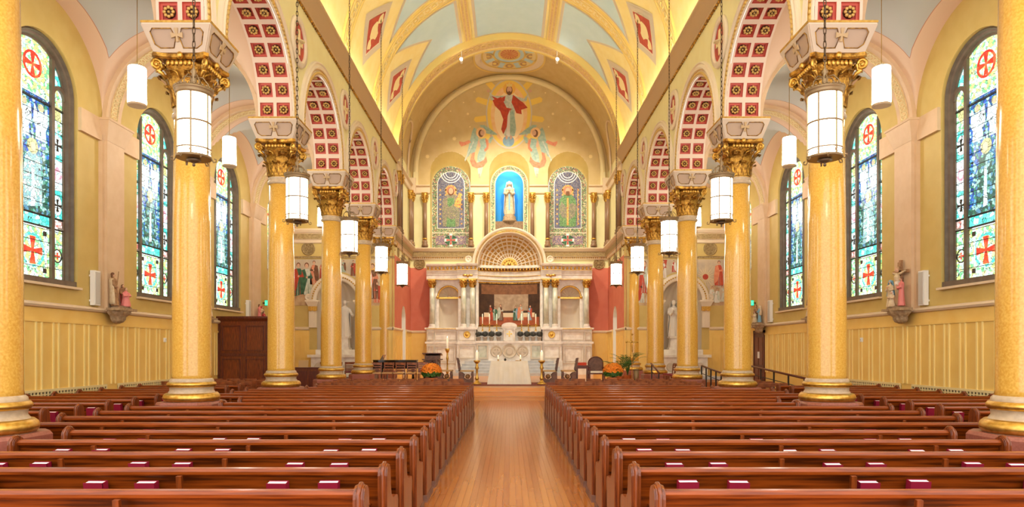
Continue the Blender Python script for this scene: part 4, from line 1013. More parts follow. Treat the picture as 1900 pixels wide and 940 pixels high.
def window_proto(main, low, robe):
    w_ = E('window', (0, 0, 0), kind='structure')
    HW, ZS_ = 1.3, WIN_ZS; zb = WIN_ZB
    # casing
    th = [PI*i/32 for i in range(33)]
    def path(r): return [((0, r, zb), (0, 1, 0), (-1, 0, 0)), ]+[((0, r*math.cos(t), ZS_+r*math.sin(t)), (0, math.cos(t), math.sin(t)), (-1, 0, 0)) for t in th]+[((0, -r, zb), (0, -1, 0), (-1, 0, 0))]
    m = MB(); m.sweep([(0, -.10), (0, .20), (-.05, .24), (-.07, .16), (-.12, .14), (-.14, .06), (-.19, .05), (-.19, -.10)], path(HW), 0, False); O('casing', m, 'window_frame', w_)
    O('sill', MB().box(-.28, .12, -HW, HW, zb-.02, zb+.16), 'window_frame', w_)
    O('sill_board', MB().box(-.42, .1, -HW-.03, HW+.03, zb-.05, zb+.01), 'cornice_light', w_)
    for q in (-1, 1):
        O('mullion', MB().box(-.09, .06, q*.67-.055, q*.67+.055, zb+.1, ZS_+.88), 'window_frame', w_)
        m = MB(); m.sweep([(-.05, -.05), (.05, -.05), (.05, .08), (-.05, .08)], [((0, q*.92+.24*math.cos(t), 8.42+.27*math.sin(t)), (0, math.cos(t), math.sin(t)), (-1, 0, 0)) for t in th], 0, False); O('tracery_arch', m, 'window_frame', w_)
    # centre light
    c = .615; x = .0
    top = [(-c, 8.25), (c, 8.25)]+[(1.11*math.cos(t), ZS_+1.11*math.sin(t)) for t in [math.acos(c/1.11)+(PI-2*math.acos(c/1.11))*i/12 for i in range(13)]]
    glass_piece(w_, 'glass_panel', top, x, 'glass_pale'); glass_piece(w_, 'glass_panel', rect(-c, c, 6.75, 8.12), x, main); glass_piece(w_, 'glass_panel', rect(-c, c, 5.32, 6.75), x, low); glass_piece(w_, 'glass_panel', rect(-c, c, 5.05, 5.28), x, 'glass_teal'); glass_piece(w_, 'glass_panel', rect(-c, c, 3.7, 4.98), x, 'glass_pale')
    glass_piece(w_, 'glass_strip', rect(-c, c, 8.13, 8.24), x, 'glass_blue')
    m = MB(); annul(m, 0, 8.95, .27, .33, x-.013, 24, 0); annul(m, 0, 4.38, .36, .43, x-.013, 24, 1); O('glass_ring', m, ['glass_red', 'glass_teal'], w_)
    glass_piece(w_, 'glass_disc', ell(0, 4.38, .36, .36), x-.006, 'glass_pale'); glass_piece(w_, 'glass_cross', crossp(0, 8.95, .26), x-.018, 'glass_red'); glass_piece(w_, 'glass_cross', crossp(0, 4.38, .34), x-.018, 'glass_red')
    m = MB()
    for a, b in ((-.5, 3.85), (.38, 3.85), (-.5, 4.78), (.38, 4.78)): pl(m, rect(a, a+.12, b, b+.12), x-.016, 0)
    for a in (-.5, .38): pl(m, rect(a, a+.05, 4.0, 4.78), x-.016, 1)
    O('glass_corner', m, ['glass_dark', 'glass_white'], w_)
    saint(w_, 0, 5.36, 1.75, robe, x-.014); saint(w_, -.3, 7.15, .9, 'glass_white', x-.014, True); saint(w_, .3, 7.15, .9, 'glass_white', x-.014, True)
    glass_piece(w_, 'glass_ground', [(-c, 5.32), (c, 5.32), (c, 5.5), (.2, 5.42), (-.3, 5.52), (-c, 5.44)], x-.030, 'glass_green')
    # side lights
    for q in (-1, 1):
        a, b = sorted((q*.725, q*1.11)); cu = q*.92
        glass_piece(w_, 'glass_panel', rect(a, b, 3.7, 5.05), x, 'glass_pale'); glass_piece(w_, 'glass_strip', rect(a, b, 5.1, 5.26), x, 'glass_red2')
        for z0, z1, mt in ((5.28, 6.05, 'glass_teal'), (6.07, 6.82, 'glass_white'), (6.84, 7.6, 'glass_teal')): glass_piece(w_, 'glass_panel', rect(a, b, z0, z1), x, mt)
        glass_piece(w_, 'glass_panel', rect(a, b, 7.62, 8.42)[:2]+[(cu+.192*math.cos(t), 8.42+.22*math.sin(t)) for t in [PI*i/8 for i in range(9)]], x, 'glass_pale')
        for z in (5.66, 7.22):
            glass_piece(w_, 'glass_disc', ell(cu, z, .17, .26), x-.008, 'glass_white'); glass_piece(w_, 'glass_cross', crossp(cu, z, .16), x-.016, 'glass_dark')
        m = MB()
        for k in range(4): pl(m, ell(cu+.08*math.cos(PI/2*k), 6.45+.1*math.sin(PI/2*k), .09, .11, 10), x-.013-.0005*k, 0)
        pl(m, ell(cu, 6.45, .07, .09, 10), x-.03, 1); O('glass_rosette', m, ['glass_pink', 'glass_white'], w_)
        m = MB(); annul(m, cu, 4.35, .15, .18, x-.013, 18, 0); pl(m, crossp(cu, 4.35, .09), x-.016, 1); pl(m, ell(cu, 8.05, .13, .2), x-.012, 2); O('glass_ring', m, ['glass_dark', 'glass_red', 'glass_gold'], w_)
        # spandrel glass between side head and main arch
        pts = [(q*.725, 8.75), (q*.725, ZS_+.83)]+[(q*1.11*math.cos(t), ZS_+1.11*math.sin(t)) for t in [math.acos(.74/1.11)*(1-i/6) for i in range(7)]]+[(q*1.11, 8.52), (q*.92, 8.72)]
        glass_piece(w_, 'glass_spandrel', pts, x, 'glass_teal')
    m = MB()
    z = 4.0
    while z < 8.2:
        for a, b in ((-c, c), (.725, 1.11), (-1.11, -.725)): m.box(-.034, -.03, a, b, z-.008, z+.008)
        z += .32
    for z in (5.02, 5.30, 8.12): m.box(-.05, .02, -1.11, 1.11, z-.018, z+.018)
    O('lead_bars', m, 'lead', w_)
    return w_
glass_mat('glass_red2', [C(226,120,110), C(236,180,170), C(240,220,210)], 12, 1.2, .03)
glass_mat('glass_pink', [C(236,150,170), C(240,190,200)], 9, 1.3, .02)
WA = window_proto('glass_blue', 'glass_green', 'glass_robe'); WB_ = window_proto('glass_blue', 'glass_blue', 'glass_green'); uA = uB = False; wn = 1
for s in (-1, 1):
    for k in range(1, 4):
        useA = (k+(s > 0)) % 2 == 1
        if useA: o = copytree(WA) if uA else WA; uA = True
        else: o = copytree(WB_) if uB else WB_; uB = True
        o.name = 'window_%d' % wn; wn += 1
        o.location = (s*(XW+.30), CY(k)+BAY/2, 0); o.rotation_euler = (0, 0, 0 if s > 0 else PI)
    # small far window
    w_ = E('window_%d' % wn, (s*(XW+.28), CY(4)+BAY/2-.35, 0), kind='structure', rz=0 if s > 0 else PI); wn += 1
    m = MB(); th = [PI*i/20 for i in range(21)]; zb = W4['zb']; zs = W4['zs']
    m.sweep([(0, -.1), (0, .16), (-.08, .12), (-.12, -.1)], [((0, .6, zb), (0, 1, 0), (-1, 0, 0))]+[((0, .6*math.cos(t), zs+.6*math.sin(t)), (0, math.cos(t), math.sin(t)), (-1, 0, 0)) for t in th]+[((0, -.6, zb), (0, -1, 0), (-1, 0, 0))], 0, False); O('casing', m, 'window_frame', w_)
    O('sill', MB().box(-.2, .1, -.6, .6, zb-.02, zb+.08), 'window_frame', w_)
    glass_piece(w_, 'glass_panel', rect(-.5, .5, zb, 7.4), 0, 'glass_purple'); glass_piece(w_, 'glass_panel', [(-.5, 7.42), (.5, 7.42)]+[(.5*math.cos(t), zs+.5*math.sin(t)) for t in th], 0, 'glass_pale')
    saint(w_, 0, 5.9, 1.6, 'glass_robe', -.014); glass_piece(w_, 'glass_cross', crossp(0, 8.5, .28), -.018, 'glass_red')
# ------------------------------------------------------------------ pews
prof_end = [(.44, 0), (.44, .40), (.47, .45), (.48, .52), (.45, .575), (.38, .59), (.20, .60), (.11, .65), (.075, .74), (.07, .84)]+[(-.02+.09*math.cos(a), .845+.09*math.sin(a)) for a in [PI*i/10 for i in range(1, 11)]]+[(-.11, .60), (-.10, .3), (-.10, 0)]
m = MB(); m.prism(prof_end, 'x', -.030, .030); m.prism([(y*.97+.004, z*.985+.008 if z > 0 else 0) for y, z in prof_end], 'x', -.040, .040)
PEND = m.mesh('pew_end', 'wood_pew_end')
PCAP = MB().tube([(0, .07, .80)]+[(0, -.02+.092*math.cos(a), .847+.092*math.sin(a)) for a in [PI*i/10 for i in range(11)]]+[(0, -.112, .62), (0, -.103, .06)], .018, 6).mesh('end_moulding', 'wood_pew_end')
PFOOT = MB().box(-.05, .05, -.14, .5, 0, .10).mesh('end_foot', 'wood_grey')
SPLIT = MB().box(-.022, .022, -.035, .0, .44, .85).mesh('back_stile', 'wood_pew_end')
def pew_meshes(L):
    d = {}
    d['backrest'] = MB().prism([(.075, .12), (.105, .12), (.105, .42), (.012, .86), (-.02, .86), (.065, .42)], 'x', .03, L-.03).mesh('backrest', 'wood_pew')
    rail = [(-.055, .845), (-.06, .87), (-.04, .895), (.0, .90), (.03, .885), (.035, .85), (.02, .835), (-.04, .832)]
    d['top_rail'] = MB().prism(rail, 'x', .02, L-.02, sm=False).mesh('top_rail', 'wood_rail')
    d['seat'] = MB().prism([(.09, .41), (.40, .43), (.425, .445), (.40, .465), (.09, .45)], 'x', .03, L-.03).mesh('seat', 'wood_pew')
    d['book_rack'] = MB().box(.12, L-.12, -.085, .04, .567, .582).box(.12, L-.12, -.095, -.083, .567, .62).mesh('book_rack', 'wood_pew')
    return d
cache = {}
def add_pew(x0, x1, y, s, label, group):
    L = round(abs(x1-x0), 2)
    if L not in cache: cache[L] = pew_meshes(L)
    p = E('oak_pew', (s*x0, y, 0), label, 'pew', group, sc=(s, 1, 1))
    for k, me in cache[L].items(): O(k, me, None, p)
    for xx in (0, L):
        e = O('pew_end', PEND, None, p, (xx, 0, 0)); O('end_moulding', PCAP, None, e); O('end_foot', PFOOT, None, e)
    n = max(1, round(L/2.1))
    off = (hash((round(y, 1), s)) % 5)*.12-.25
    for k in range(1, n+1):
        xx = L*k/(n+.6)+off
        if .3 < xx < L-.3: O('back_stile', SPLIT, None, p, (xx, .005, .0), (.11, 0, 0))
    return p
bk = MB().box(-.085, .085, -.036, -.030, 0, .225).box(-.085, .085, .030, .036, 0, .225).box(.079, .085, -.036, .036, 0, .225)
BCOV = bk.mesh('cover', 'burgundy'); BPAG = MB().box(-.08, .079, -.030, .030, .004, .2185).mesh('pages', 'paper')
def add_book(x, y, z, label, group, tilt=.17, rz=0):
    b = E('hymnal', (x, y, z), label, 'book', group); b.rotation_euler = (tilt, 0, rz); b.scale = (-1 if x > 0 else 1, 1, 1); O('cover', BCOV, None, b); O('pages', BPAG, None, b); return b
NROW = 17
def PY(n): return 5.83+.914*(n-1)
def is_short(y): return any(-.5 < c-y < .95 and False for c in []) or any((c-.86) < y < (c+.70) for c in (CY(0), CY(1), CY(2)))
for s in (-1, 1):
    sd = SIDE[s]
    for n in range(NROW):
        y = PY(n); xe = 5.55 if is_short(y) else 6.84
        add_pew(1.07, xe, y, s, 'varnished oak pew, %s row from the camera, %s of the centre aisle' % (ORD[n], sd), 'centre pews')
        if 1 <= n <= 8:
            k = 1; j = R.uniform(-.10, .10); 
            for pc in (1.74, 3.34, 4.72):
                jj = j+R.uniform(-.06, .06)
                if n >= 6 and pc > 4 : pass
                for d in (-.215, .215):
                    add_book(s*(pc+jj+d), y-.052, .570+R.uniform(-.004, .01), 'burgundy hymnal, %s pew row, %s of the aisle, %s from the aisle' % (ORD[n], sd, ORD[k-1]), 'pew hymnals', .16+R.uniform(-.03, .03), R.uniform(-.05, .05)); k += 1
    for n in range(3, NROW):
        y = PY(n)
        add_pew(7.74, 10.62, y, s, 'short oak pew in the %s side aisle, level with the %s nave row' % (sd, ORD[n]), 'side aisle pews')
        if 4 <= n <= 14:
            add_book(s*(8.1+R.uniform(-.08, .08)), y-.052, .583, 'burgundy hymnal on the %s side aisle pew level with the %s nave row' % (sd, ORD[n]), 'side aisle hymnals', .16, R.uniform(-.05, .05))
# ------------------------------------------------------------------ wooden chairs
def chair_proto(name, seatmat='burgundy'):
    c = E(name, (0, 0, 0))    # faces +y, back toward -y
    for q in (-1, 1):
        O('leg', MB().box(-.018, .018, -.018, .018, 0, .43), 'wood_chair', c, (q*.20, .19, 0))
        O('leg', MB().prism([(-.20, 0), (-.165, 0), (-.165, .43), (-.205, .86), (-.24, .86), (-.205, .43)], 'x', -.018, .018), 'wood_chair', c, (q*.20, 0, 0))
    O('seat', MB().box(-.22, .22, -.19, .22, .43, .475), seatmat, c); O('seat_frame', MB().box(-.22, .22, -.20, .21, .39, .43), 'wood_chair', c)
    O('top_rail', MB().prism([(-.255, .80), (-.225, .80), (-.228, .90), (-.25, .915), (-.262, .90)], 'x', -.235, .235), 'wood_chair', c)
    for z in (.60, .70): O('back_slat', MB().prism([(-.235+(.7-z)*.1, z), (-.215+(.7-z)*.1, z), (-.22+(.7-z)*.1, z+.05), (-.24+(.7-z)*.1, z+.05)], 'x', -.2, .2), 'wood_chair', c)
    O('book_pocket', MB().box(-.19, .19, -.30, -.225, .50, .515).box(-.19, .19, -.30, -.292, .50, .58), 'wood_chair', c)
    O('stretcher', MB().box(-.2, .2, -.01, .01, .14, .17).box(-.21, -.19, -.18, .19, .2, .23).box(.19, .21, -.18, .19, .2, .23), 'wood_chair', c)
    return c
CP = chair_proto('wooden_chair'); first = True
def put_chair(x, y, z, rz, label, group):
    global first
    c = CP if first else copytree(CP); first = False
    c.location = (x, y, z); c.rotation_euler = (0, 0, rz); c['label'] = label; c['category'] = 'chair'; c['group'] = group; return c
for s in (-1, 1):
    sd = SIDE[s]
    for r_ in range(4):
        for k in range(8):
            x = s*(1.75+.56*k+.1*(r_ % 2)); y = 21.0+1.0*r_
            if abs(x) > 5.9: continue
            put_chair(x, y, 0, R.uniform(-.05, .05), 'wooden chair with burgundy seat, %s front row, %s from the aisle, %s side' % (ORD[r_], ORD[k], sd), 'loose chairs before the sanctuary')
            if r_ == 0: add_book(x, y-.262, .516, 'burgundy hymnal on the %s loose chair from the aisle, %s side' % (ORD[k], sd), 'chair hymnals', .08)
n_ = 0
for r_ in range(3):
    for k in range(5):
        put_chair(-10.9+.6*k, 22.0+1.05*r_, 0, R.uniform(-.1, .1), 'wooden chair in the left aisle before the dark cabinet, %s row, %s from wall' % (ORD[r_], ORD[k]), 'left aisle chairs')
for r_ in range(3):
    for k in range(2):
        put_chair(7.75+.5*k, 20.9+1.15*r_, 0, R.uniform(-.1, .1), 'wooden chair in the right aisle beside the ramp rail, %s row, %s from nave' % (ORD[r_], ORD[k]), 'right aisle chairs')
for k in range(4): put_chair(6.75+.02*k, 27.3+.55*k, PLAT, PI/2, 'wooden chair turned sideways by the right column, %s of four' % ORD[k], 'sideways chairs')
# ------------------------------------------------------------------ altar steps and reredos
for i in range(5):
    hw = 3.25-.16*i; y0 = 38.75+.30*i
    m = MB().box(-hw, hw, y0, 40.62, PLAT+.17*i, PLAT+.17*(i+1)-.03).box(-hw-.03, hw+.03, y0-.03, 40.62, PLAT+.17*(i+1)-.03, PLAT+.17*(i+1))
    struct('floor_altar_step_%d' % (i+1), m, 'marble_step')
rd = E('reredos', (0, 0, 0), 'pale marble reredos with gilded columns and coffered half dome on the back wall', 'reredos')
RB = 41.94
def framed(mb, x0, x1, y, z0, z1, t=.03, w_=.05, mi=0):
    t = t*2.2; w_ = w_*1.2
    for a, b, c, d in ((x0, x1, z0, z0+w_), (x0, x1, z1-w_, z1), (x0, x0+w_, z0+w_, z1-w_), (x1-w_, x1, z0+w_, z1-w_)): mb.box(a, b, y-t, y, c, d, mi)
Y0 = 41.0  # side face of the dado
YP = 40.70 # projecting pedestals
for s in (-1, 1):
    a, b = sorted((s*3.12, s*5.0))
    m = MB().box(a, b, Y0, RB, PLAT, 2.36).box(a-(.06 if s < 0 else 0), b+(.06 if s > 0 else 0), Y0-.06, RB, PLAT, PLAT+.5).box(a-.08*(s < 0), b+.08*(s > 0), Y0-.08, RB, 2.32, 2.44)
    c, d = sorted((s*3.2, s*4.5)); framed(m, c, d, Y0, 1.1, 2.2, mi=1); framed(m, c+.14, d-.14, Y0, 1.24, 2.06, .015, .03, mi=1)
    c, d = sorted((s*4.56, s*4.96)); framed(m, c, d, Y0, 1.1, 2.2, .05, .06, mi=1)
    O('lower_dado', m, ['marble', 'marble_niche_frame_shade'], rd)  # shading of the frames is put into their darker colour
    m = MB().box(a, b, Y0+.03, RB, 2.44, 3.2).box(a-.1*(s < 0), b+.1*(s > 0), Y0-.1, RB, 3.18, 3.28)
    c, d = sorted((s*3.2, s*4.5)); framed(m, c, d, Y0+.03, 2.52, 3.05, .02, .04, mi=1); c, d = sorted((s*4.56, s*4.96)); framed(m, c, d, Y0+.03, 2.52, 3.05, .04, .05, mi=1); O('upper_dado', m, ['marble', 'marble_niche_frame_shade'], rd)  # frames coloured darker in place of shading
    O('gilt_strip', MB().box(a, b, Y0-.11, Y0-.08, 3.20, 3.24), 'gold', rd)
    a, b = sorted((s*1.95, s*3.14))
    m = MB().box(a, b, YP, RB, PLAT, 2.36).box(a-.05, b+.05, YP-.06, RB, PLAT, PLAT+.85).box(a-.07, b+.07, YP-.08, RB, 2.30, 2.44); framed(m, a+.12, b-.12, YP, 1.42, 2.2, .03, .05, mi=1)
    m.box(a+.04, b-.04, YP+.04, RB, 2.44, 3.2).box(a-.05, b+.05, YP-.08, RB, 3.16, 3.28); framed(m, a+.1, b-.1, YP+.04, 2.5, 3.1, .015, .03, mi=1); O('pedestal', m, ['marble', 'marble_niche_frame_shade'], rd)  # pedestal frames: shade painted as a darker marble tone
    O('gilt_roundel', MB().lathe([(0, 0), (.2, 0), (.21, .03), (.18, .05), (.15, .03), (.08, .03), (.06, .06), (0, .06)], 20), 'gold', rd, (s*2.54, YP+.04, 2.86), (PI/2, 0, 0))
    a, b = sorted((s*1.88, s*2.02)); O('column_backing', MB().box(min(s*2.02, s*3.10), max(s*2.02, s*3.10), YP+.50, RB, 3.28, 6.16), 'marble', rd); O('recess_pier', MB().box(a, b, YP+.34, RB, 3.28, 6.16), 'marble', rd)
    # column bases, shafts and capitals
    for x, y in ((s*2.76, YP+.22), (s*2.22, YP+.22), (s*4.68, Y0+.14)):
        col = O('column_shaft', MB().lathe([(.165, 3.5), (.16, 4.6), (.145, 5.68)], 20), 'marble_green', rd, (x, y, 0))
        O('column_base', MB().box(-.2, .2, -.2, .2, 3.28, 3.35).lathe([(.2, 3.35), (.21, 3.39), (.175, 3.43), (.19, 3.47), (.165, 3.5)], 18), 'marble', col)
        m = MB(); small_capital(m, 0, 0, 5.68, .46, .145, 0); O('capital', m, 'gold', col)
        O('backing_pilaster', MB().box(-.17, .17, .2, .3, 3.28, 6.15), 'marble', col)
    # entablature
    def ent(x0, x1, y, nm):
        m = MB().box(x0, x1, y, RB, 6.16, 6.46).box(x0, x1, y-.03, RB, 6.46, 6.74); O(nm, m, 'marble', rd)
        O('gilt_moulding', MB().box(x0, x1, y-.045, y, 6.18, 6.22).box(x0, x1, y-.06, y, 6.74, 6.78), 'gold', rd)
        m = MB(); n = max(1, int((x1-x0)/.21)); st = (x1-x0)/n
        for k in range(n): O('bracket', BRACKET, None, rd, (x0+(k+.5)*st, y-.03, 6.78))
        O('cornice', MB().prism([(RB, 6.78), (y-.05, 6.78), (y-.05, 6.93), (y-.24, 6.95), (y-.30, 7.02), (y-.32, 7.1), (RB, 7.1)], 'x', x0-(.0), x1), 'marble', rd)
    if s == -1:
        bm_ = MB().prism([(0, 0), (-.05, .0), (-.17, .07), (-.19, .15), (0, .15)], 'x', -.055, .055); bm_.sphere((0, -.16, .05), .045, 6, 4); BRACKET = bm_.mesh('bracket', 'gold')
    a, b = sorted((s*3.14, s*5.0)); ent(a, b, Y0-.02, 'architrave')
    a, b = sorted((s*1.9, s*3.14)); ent(a, b, YP+.02, 'architrave')
    O('acroterion', MB().lathe([(0, 0), (.2, 0), (.22, .06), (.2, .12), (.15, .12), (.13, .08), (.05, .08), (0, .13)], 20).box(-.3, .3, -.29, -.2, 0, .12), 'cream', rd, (s*2.46, YP+.2, 7.39), (PI/2, 0, 0))
    # gilded angel head between the paired capitals
    m = MB(); m.sphere((s*2.49, YP-.0, 6.38), .09, 8, 6)
    for q in (-1, 1): m.sphere((s*2.49+q*.18, YP+.0, 6.42), .14, 8, 5, (1, .25, .45))
    O('gilt_cherub', m, 'gold', rd)
    # side niche
    m = MB(); nx = s*3.68; hw = .60; zs = 5.15; yw = Y0+.32
    PF = lambda u, z: (u, yw, z)
    a, b = sorted((s*3.06, s*4.5)); wall_faces(m, PF, a, b, 3.28, 6.16, [(nx, hw, 3.28, zs, hw)], 0)
    O('niche_wall', m, 'marble', rd)
    m = MB(); m.grid(lambda u, v: (nx+hw*math.cos(PI*u), yw+.42*math.sin(PI*u), 3.28+(zs-3.28)*v), 16, 1, 0); O('niche_curve', m, 'marble_niche_frame_shade', rd)
    m = MB(); m.grid(lambda u, v: (nx+hw*math.cos(PI*u)*v, yw+.42*math.sqrt(max(0, 1-v*v))*(1-.16*abs(math.sin(9*PI*u))*v), zs+hw*math.sin(PI*u)*v), 54, 8, 0); m.sphere((nx, yw+.36, zs+.02), .12, 10, 6); O('shell', m, 'marble_niche_frame_shade', rd)
    m = MB(); th = [PI*i/24 for i in range(25)]
    m.sweep([(0, 0), (0, .06), (.05, .09), (.10, .06), (.12, 0)], [((nx+hw*math.cos(t), yw, zs+hw*math.sin(t)), (math.cos(t), 0, math.sin(t)), (0, -1, 0)) for t in th], 0, True); m.box(nx-hw-.16, nx+hw+.16, yw-.05, yw+.1, zs-.1, zs)
    for q in (-1, 1): m.sphere((nx+q*(hw+.08), yw-.06, zs-.02), .1, 8, 6)
    O('gilt_arch', m, 'gold', rd)
    for q in (-1, 1): O('niche_pilaster', MB().box(nx+q*(hw+.08)-.06, nx+q*(hw+.08)+.06, yw-.05, yw, 3.28, zs-.1), 'marble', rd)
# central curved recess
CW_ = 1.93; CD = .62; YR = 41.25
def curve(u, d=0): 
    x = -CW_+2*CW_*u; return (x*(1-d*.0), YR-.03+(CD-d)*(1-(x/CW_)**2))
m = MB(); m.grid(lambda u, v: (curve(u)[0], curve(u)[1], 2.44+(6.2-2.44)*v), 24, 1, 0); O('recess_wall', m, 'marble', rd)
m = MB()
for z0, z1, d, mi in ((6.16, 6.44, .06, 0), (6.44, 6.74, .09, 0), (6.93, 7.1, .3, 0)): 
    m.grid(lambda u, v: (curve(u, d)[0], curve(u, d)[1], z0+(z1-z0)*v), 24, 1, mi, True)
    m.grid(lambda u, v: (curve(u, d*v)[0], curve(u, d*v)[1], z0), 24, 1, mi)
O('curved_entablature', m, 'marble', rd)
m = MB()
for z, d, r_ in ((6.2, .08, .03), (6.46, .11, .022), (6.76, .12, .03)): m.tube([(curve(i/24, d)[0], curve(i/24, d)[1], z) for i in range(25)], r_, 5)
O('gilt_moulding', m, 'gold', rd)
for k in range(20):
    x, y = curve((k+.5)/20, .06); O('bracket', BRACKET, None, rd, (x, y, 6.78))
# half dome
DR = 1.88; DZ = 7.08; DD = .72; YD = YP+.32
def dome(phi, rho, lift=0): return (DR*rho*math.cos(phi)*(1+lift*.4), YD+(DD+lift)*math.sqrt(max(0, 1-rho*rho)), DZ+DR*rho*math.sin(phi)*(1+lift*.4))
NPH = 15; rings = [.28, .40, .53, .66, .78, .885, .97]
m = MB()
for j in range(len(rings)-1):
    r0, r1 = rings[j], rings[j+1]; g = .012
    for k in range(NPH):
        p0, p1 = PI*k/NPH, PI*(k+1)/NPH; e = .018/max(.3, r0)*.6
        A = [dome(p0, r0), dome(p1, r0), dome(p1, r1), dome(p0, r1)]; B = [dome(p0+e, r0+g), dome(p1-e, r0+g), dome(p1-e, r1-g), dome(p0+e, r1-g)]
        m.add(A+B, [(0, 1, 5, 4), (1, 2, 6, 5), (2, 3, 7, 6), (3, 0, 4, 7)], 0)
        D_ = [dome(p0+e*1.6, r0+g*1.4, .07), dome(p1-e*1.6, r0+g*1.4, .07), dome(p1-e*1.6, r1-g*1.4, .07), dome(p0+e*1.6, r1-g*1.4, .07)]
        cm = MB().add(B+D_, [(0, 1, 5, 4), (1, 2, 6, 5), (2, 3, 7, 6), (3, 0, 4, 7)], 0).add(D_, [(0, 1, 2, 3)], 1)
        c_ = sum((Vector(q) for q in D_), Vector())/4; cm.sphere((c_.x, c_.y-.03, c_.z), .045 if r0 > .5 else .03, 6, 4, (1.2, .7, 1), 1)
        O('dome_coffer', cm, ['cream', 'dome_gold'], rd)
O('dome_ribs', m, 'cream', rd)
m = MB(); m.grid(lambda u, v: dome(PI*u, rings[-1]+(1.0-rings[-1])*v), 40, 1, 0); m.grid(lambda u, v: dome(PI*u, .26+.02*v), 30, 1, 0); O('dome_rim', m, 'cream', rd)
m = MB(); m.grid(lambda u, v: dome(PI*u, .27*v), 24, 6, 0)
for k in range(7):
    a = PI*(k+.5)/7; p = dome(a, .19); m.sphere((p[0], p[1]-.02, p[2]), .06, 7, 5)
p = dome(PI/2, .06); m.sphere((p[0], p[1]-.02, p[2]), .12, 8, 6); O('gilt_fan', m, 'gold', rd)
m = MB(); th = [PI*i/48 for i in range(49)]
m.sweep([(0, .0), (0, .1), (.06, .14), (.14, .10), (.2, .16), (.3, .22), (.36, .20), (.38, .0)], [((DR*math.cos(t), YD, DZ+DR*math.sin(t)), (math.cos(t), 0, math.sin(t)), (0, -1, 0)) for t in th], 0, True); O('dome_arch', m, 'cream', rd)
m = MB()
for r_, d_ in ((.10, .13), (.17, .14)): m.tube([((DR+r_)*math.cos(t), YD-d_, DZ+(DR+r_)*math.sin(t)) if False else ((DR+r_)*math.cos(t), YD-d_, DZ+(DR+r_)*math.sin(t)) for t in th], .022, 5)
O('gilt_line', m, 'gold', rd)
m = MB(); m.grid(lambda u, v: ((DR+.36)*math.cos(PI*u), YD+.02+v*1.2, DZ+(DR+.36)*math.sin(PI*u)), 40, 1, 0); O('dome_back', m, 'marble', rd)
O('attic_shelf', MB().box(-1.95, 1.95, YD+.0, RB, 7.0, 7.09), 'marble', rd) if False else None
# the painting in the recess: a plain interior, generic
pic = E('altar_painting', (0, 0, 0), 'wide dark brown painting of small robed figures above the high altar', 'painting')
def pgrid(u0, u1, z0, z1, d, n=16):
    m = MB(); m.grid(lambda u, v: (curve(u0+(u1-u0)*u, d)[0], curve(u0+(u1-u0)*u, d)[1], z0+(z1-z0)*v), n, 1, 0); return m
O('canvas', pgrid(.02, .98, 3.42, 6.02, .03, 24), 'picture_dark', pic)
m = MB()
for u0, u1, z0, z1 in ((.01, .99, 3.36, 3.43), (.01, .99, 6.0, 6.09)): q = pgrid(u0, u1, z0, z1, .07, 24); m.add(q.v, q.f)
O('picture_frame', m, 'gold_dark', pic)
O('painted_upper_wall', pgrid(.06, .94, 5.35, 5.94, .036), 'picture_brown', pic); O('painted_back_wall', pgrid(.26, .80, 4.35, 5.35, .038), 'picture_grey', pic)
O('painted_floor', pgrid(.03, .97, 3.45, 3.95, .037, 20), 'picture_floor', pic); O('painted_low_wall', pgrid(.10, .90, 3.95, 4.22, .040, 20), 'picture_linen', pic)
cols_ = ['crimson_paint', 'teal_paint', 'brown_paint', 'green_paint', 'robe_paint', 'globe_blue', 'orange_paint']
for k, (u, h_) in enumerate(((.20, .95), (.27, .85), (.36, 1.0), (.60, .9), (.68, 1.02), (.83, .92))):
    x, y = curve(u, .05); painted_figure(pic, x, 3.75, h_, cols_[k], cols_[(k+2) % 7], -y+.02+.003*k, halo=False, arm=1 if k % 2 else -1)
# high altar: mensa, frontal, tabernacle
ha = E('high_altar', (0, 40.75, 0), 'carved white marble high altar with round medallions on its front', 'altar')
m = MB().box(-1.95, 1.95, -.15, .45, 1.30, 2.36); O('altar_body', m, 'marble', ha)
O('altar_slab', MB().box(-2.03, 2.03, -.26, .45, 2.36, 2.48).box(-1.98, 1.98, -.2, .45, 2.30, 2.36), 'marble', ha)
for s in (-1, 1):
    m = MB(); framed(m, s*1.6-.34, s*1.6+.34, -.15, 1.4, 2.28, .06, .07); O('panel_frame', m, 'marble_niche_frame_shade', ha); O('green_panel', MB().box(s*1.6-.25, s*1.6+.25, -.17, -.14, 1.5, 2.18), 'marble_green', ha)  # altar frame relief shaded by its darker colour
for x, r_ in ((-.78, .33), (0, .40), (.78, .33)):
    m = MB().lathe([(r_, 0), (r_+.03, .03), (r_, .06), (r_-.04, .05), (r_-.06, .02), (r_*.55, .02), (r_*.5, .05), (r_*.42, .03), (0, .03)], 28)
    m.prism(crossp(0, 0, r_*.75), 'z', .02, .05) if x else m.prism(ngon(r_*.45, 6), 'z', .03, .06)
    O('round_medallion', m, 'marble_niche_frame_shade', ha, (x, -.15, 1.86), (PI/2, 0, 0))
O('gradine', MB().box(-1.9, 1.9, .16, .5, 2.48, 2.98).box(-1.93, 1.93, .10, .5, 2.98, 3.06), 'marble', ha)
tb = E('tabernacle', (0, 40.72, 2.48), 'white marble tabernacle with curved pediment and arched door on the high altar', 'tabernacle')
m = MB().box(-.36, .36, -.1, .24, 0, .82).box(-.44, .44, -.16, .24, .74, .84).box(-.46, .46, -.18, .24, .84, .90); O('body', m, 'marble', tb)
m = MB().prism([(-.46, .90)]+[(.46*math.cos(PI-PI*i/14), .90+.2*math.sin(PI*i/14)) for i in range(15)]+[(.46, .9)], 'y', -.18, .24); O('pediment', m, 'marble', tb)
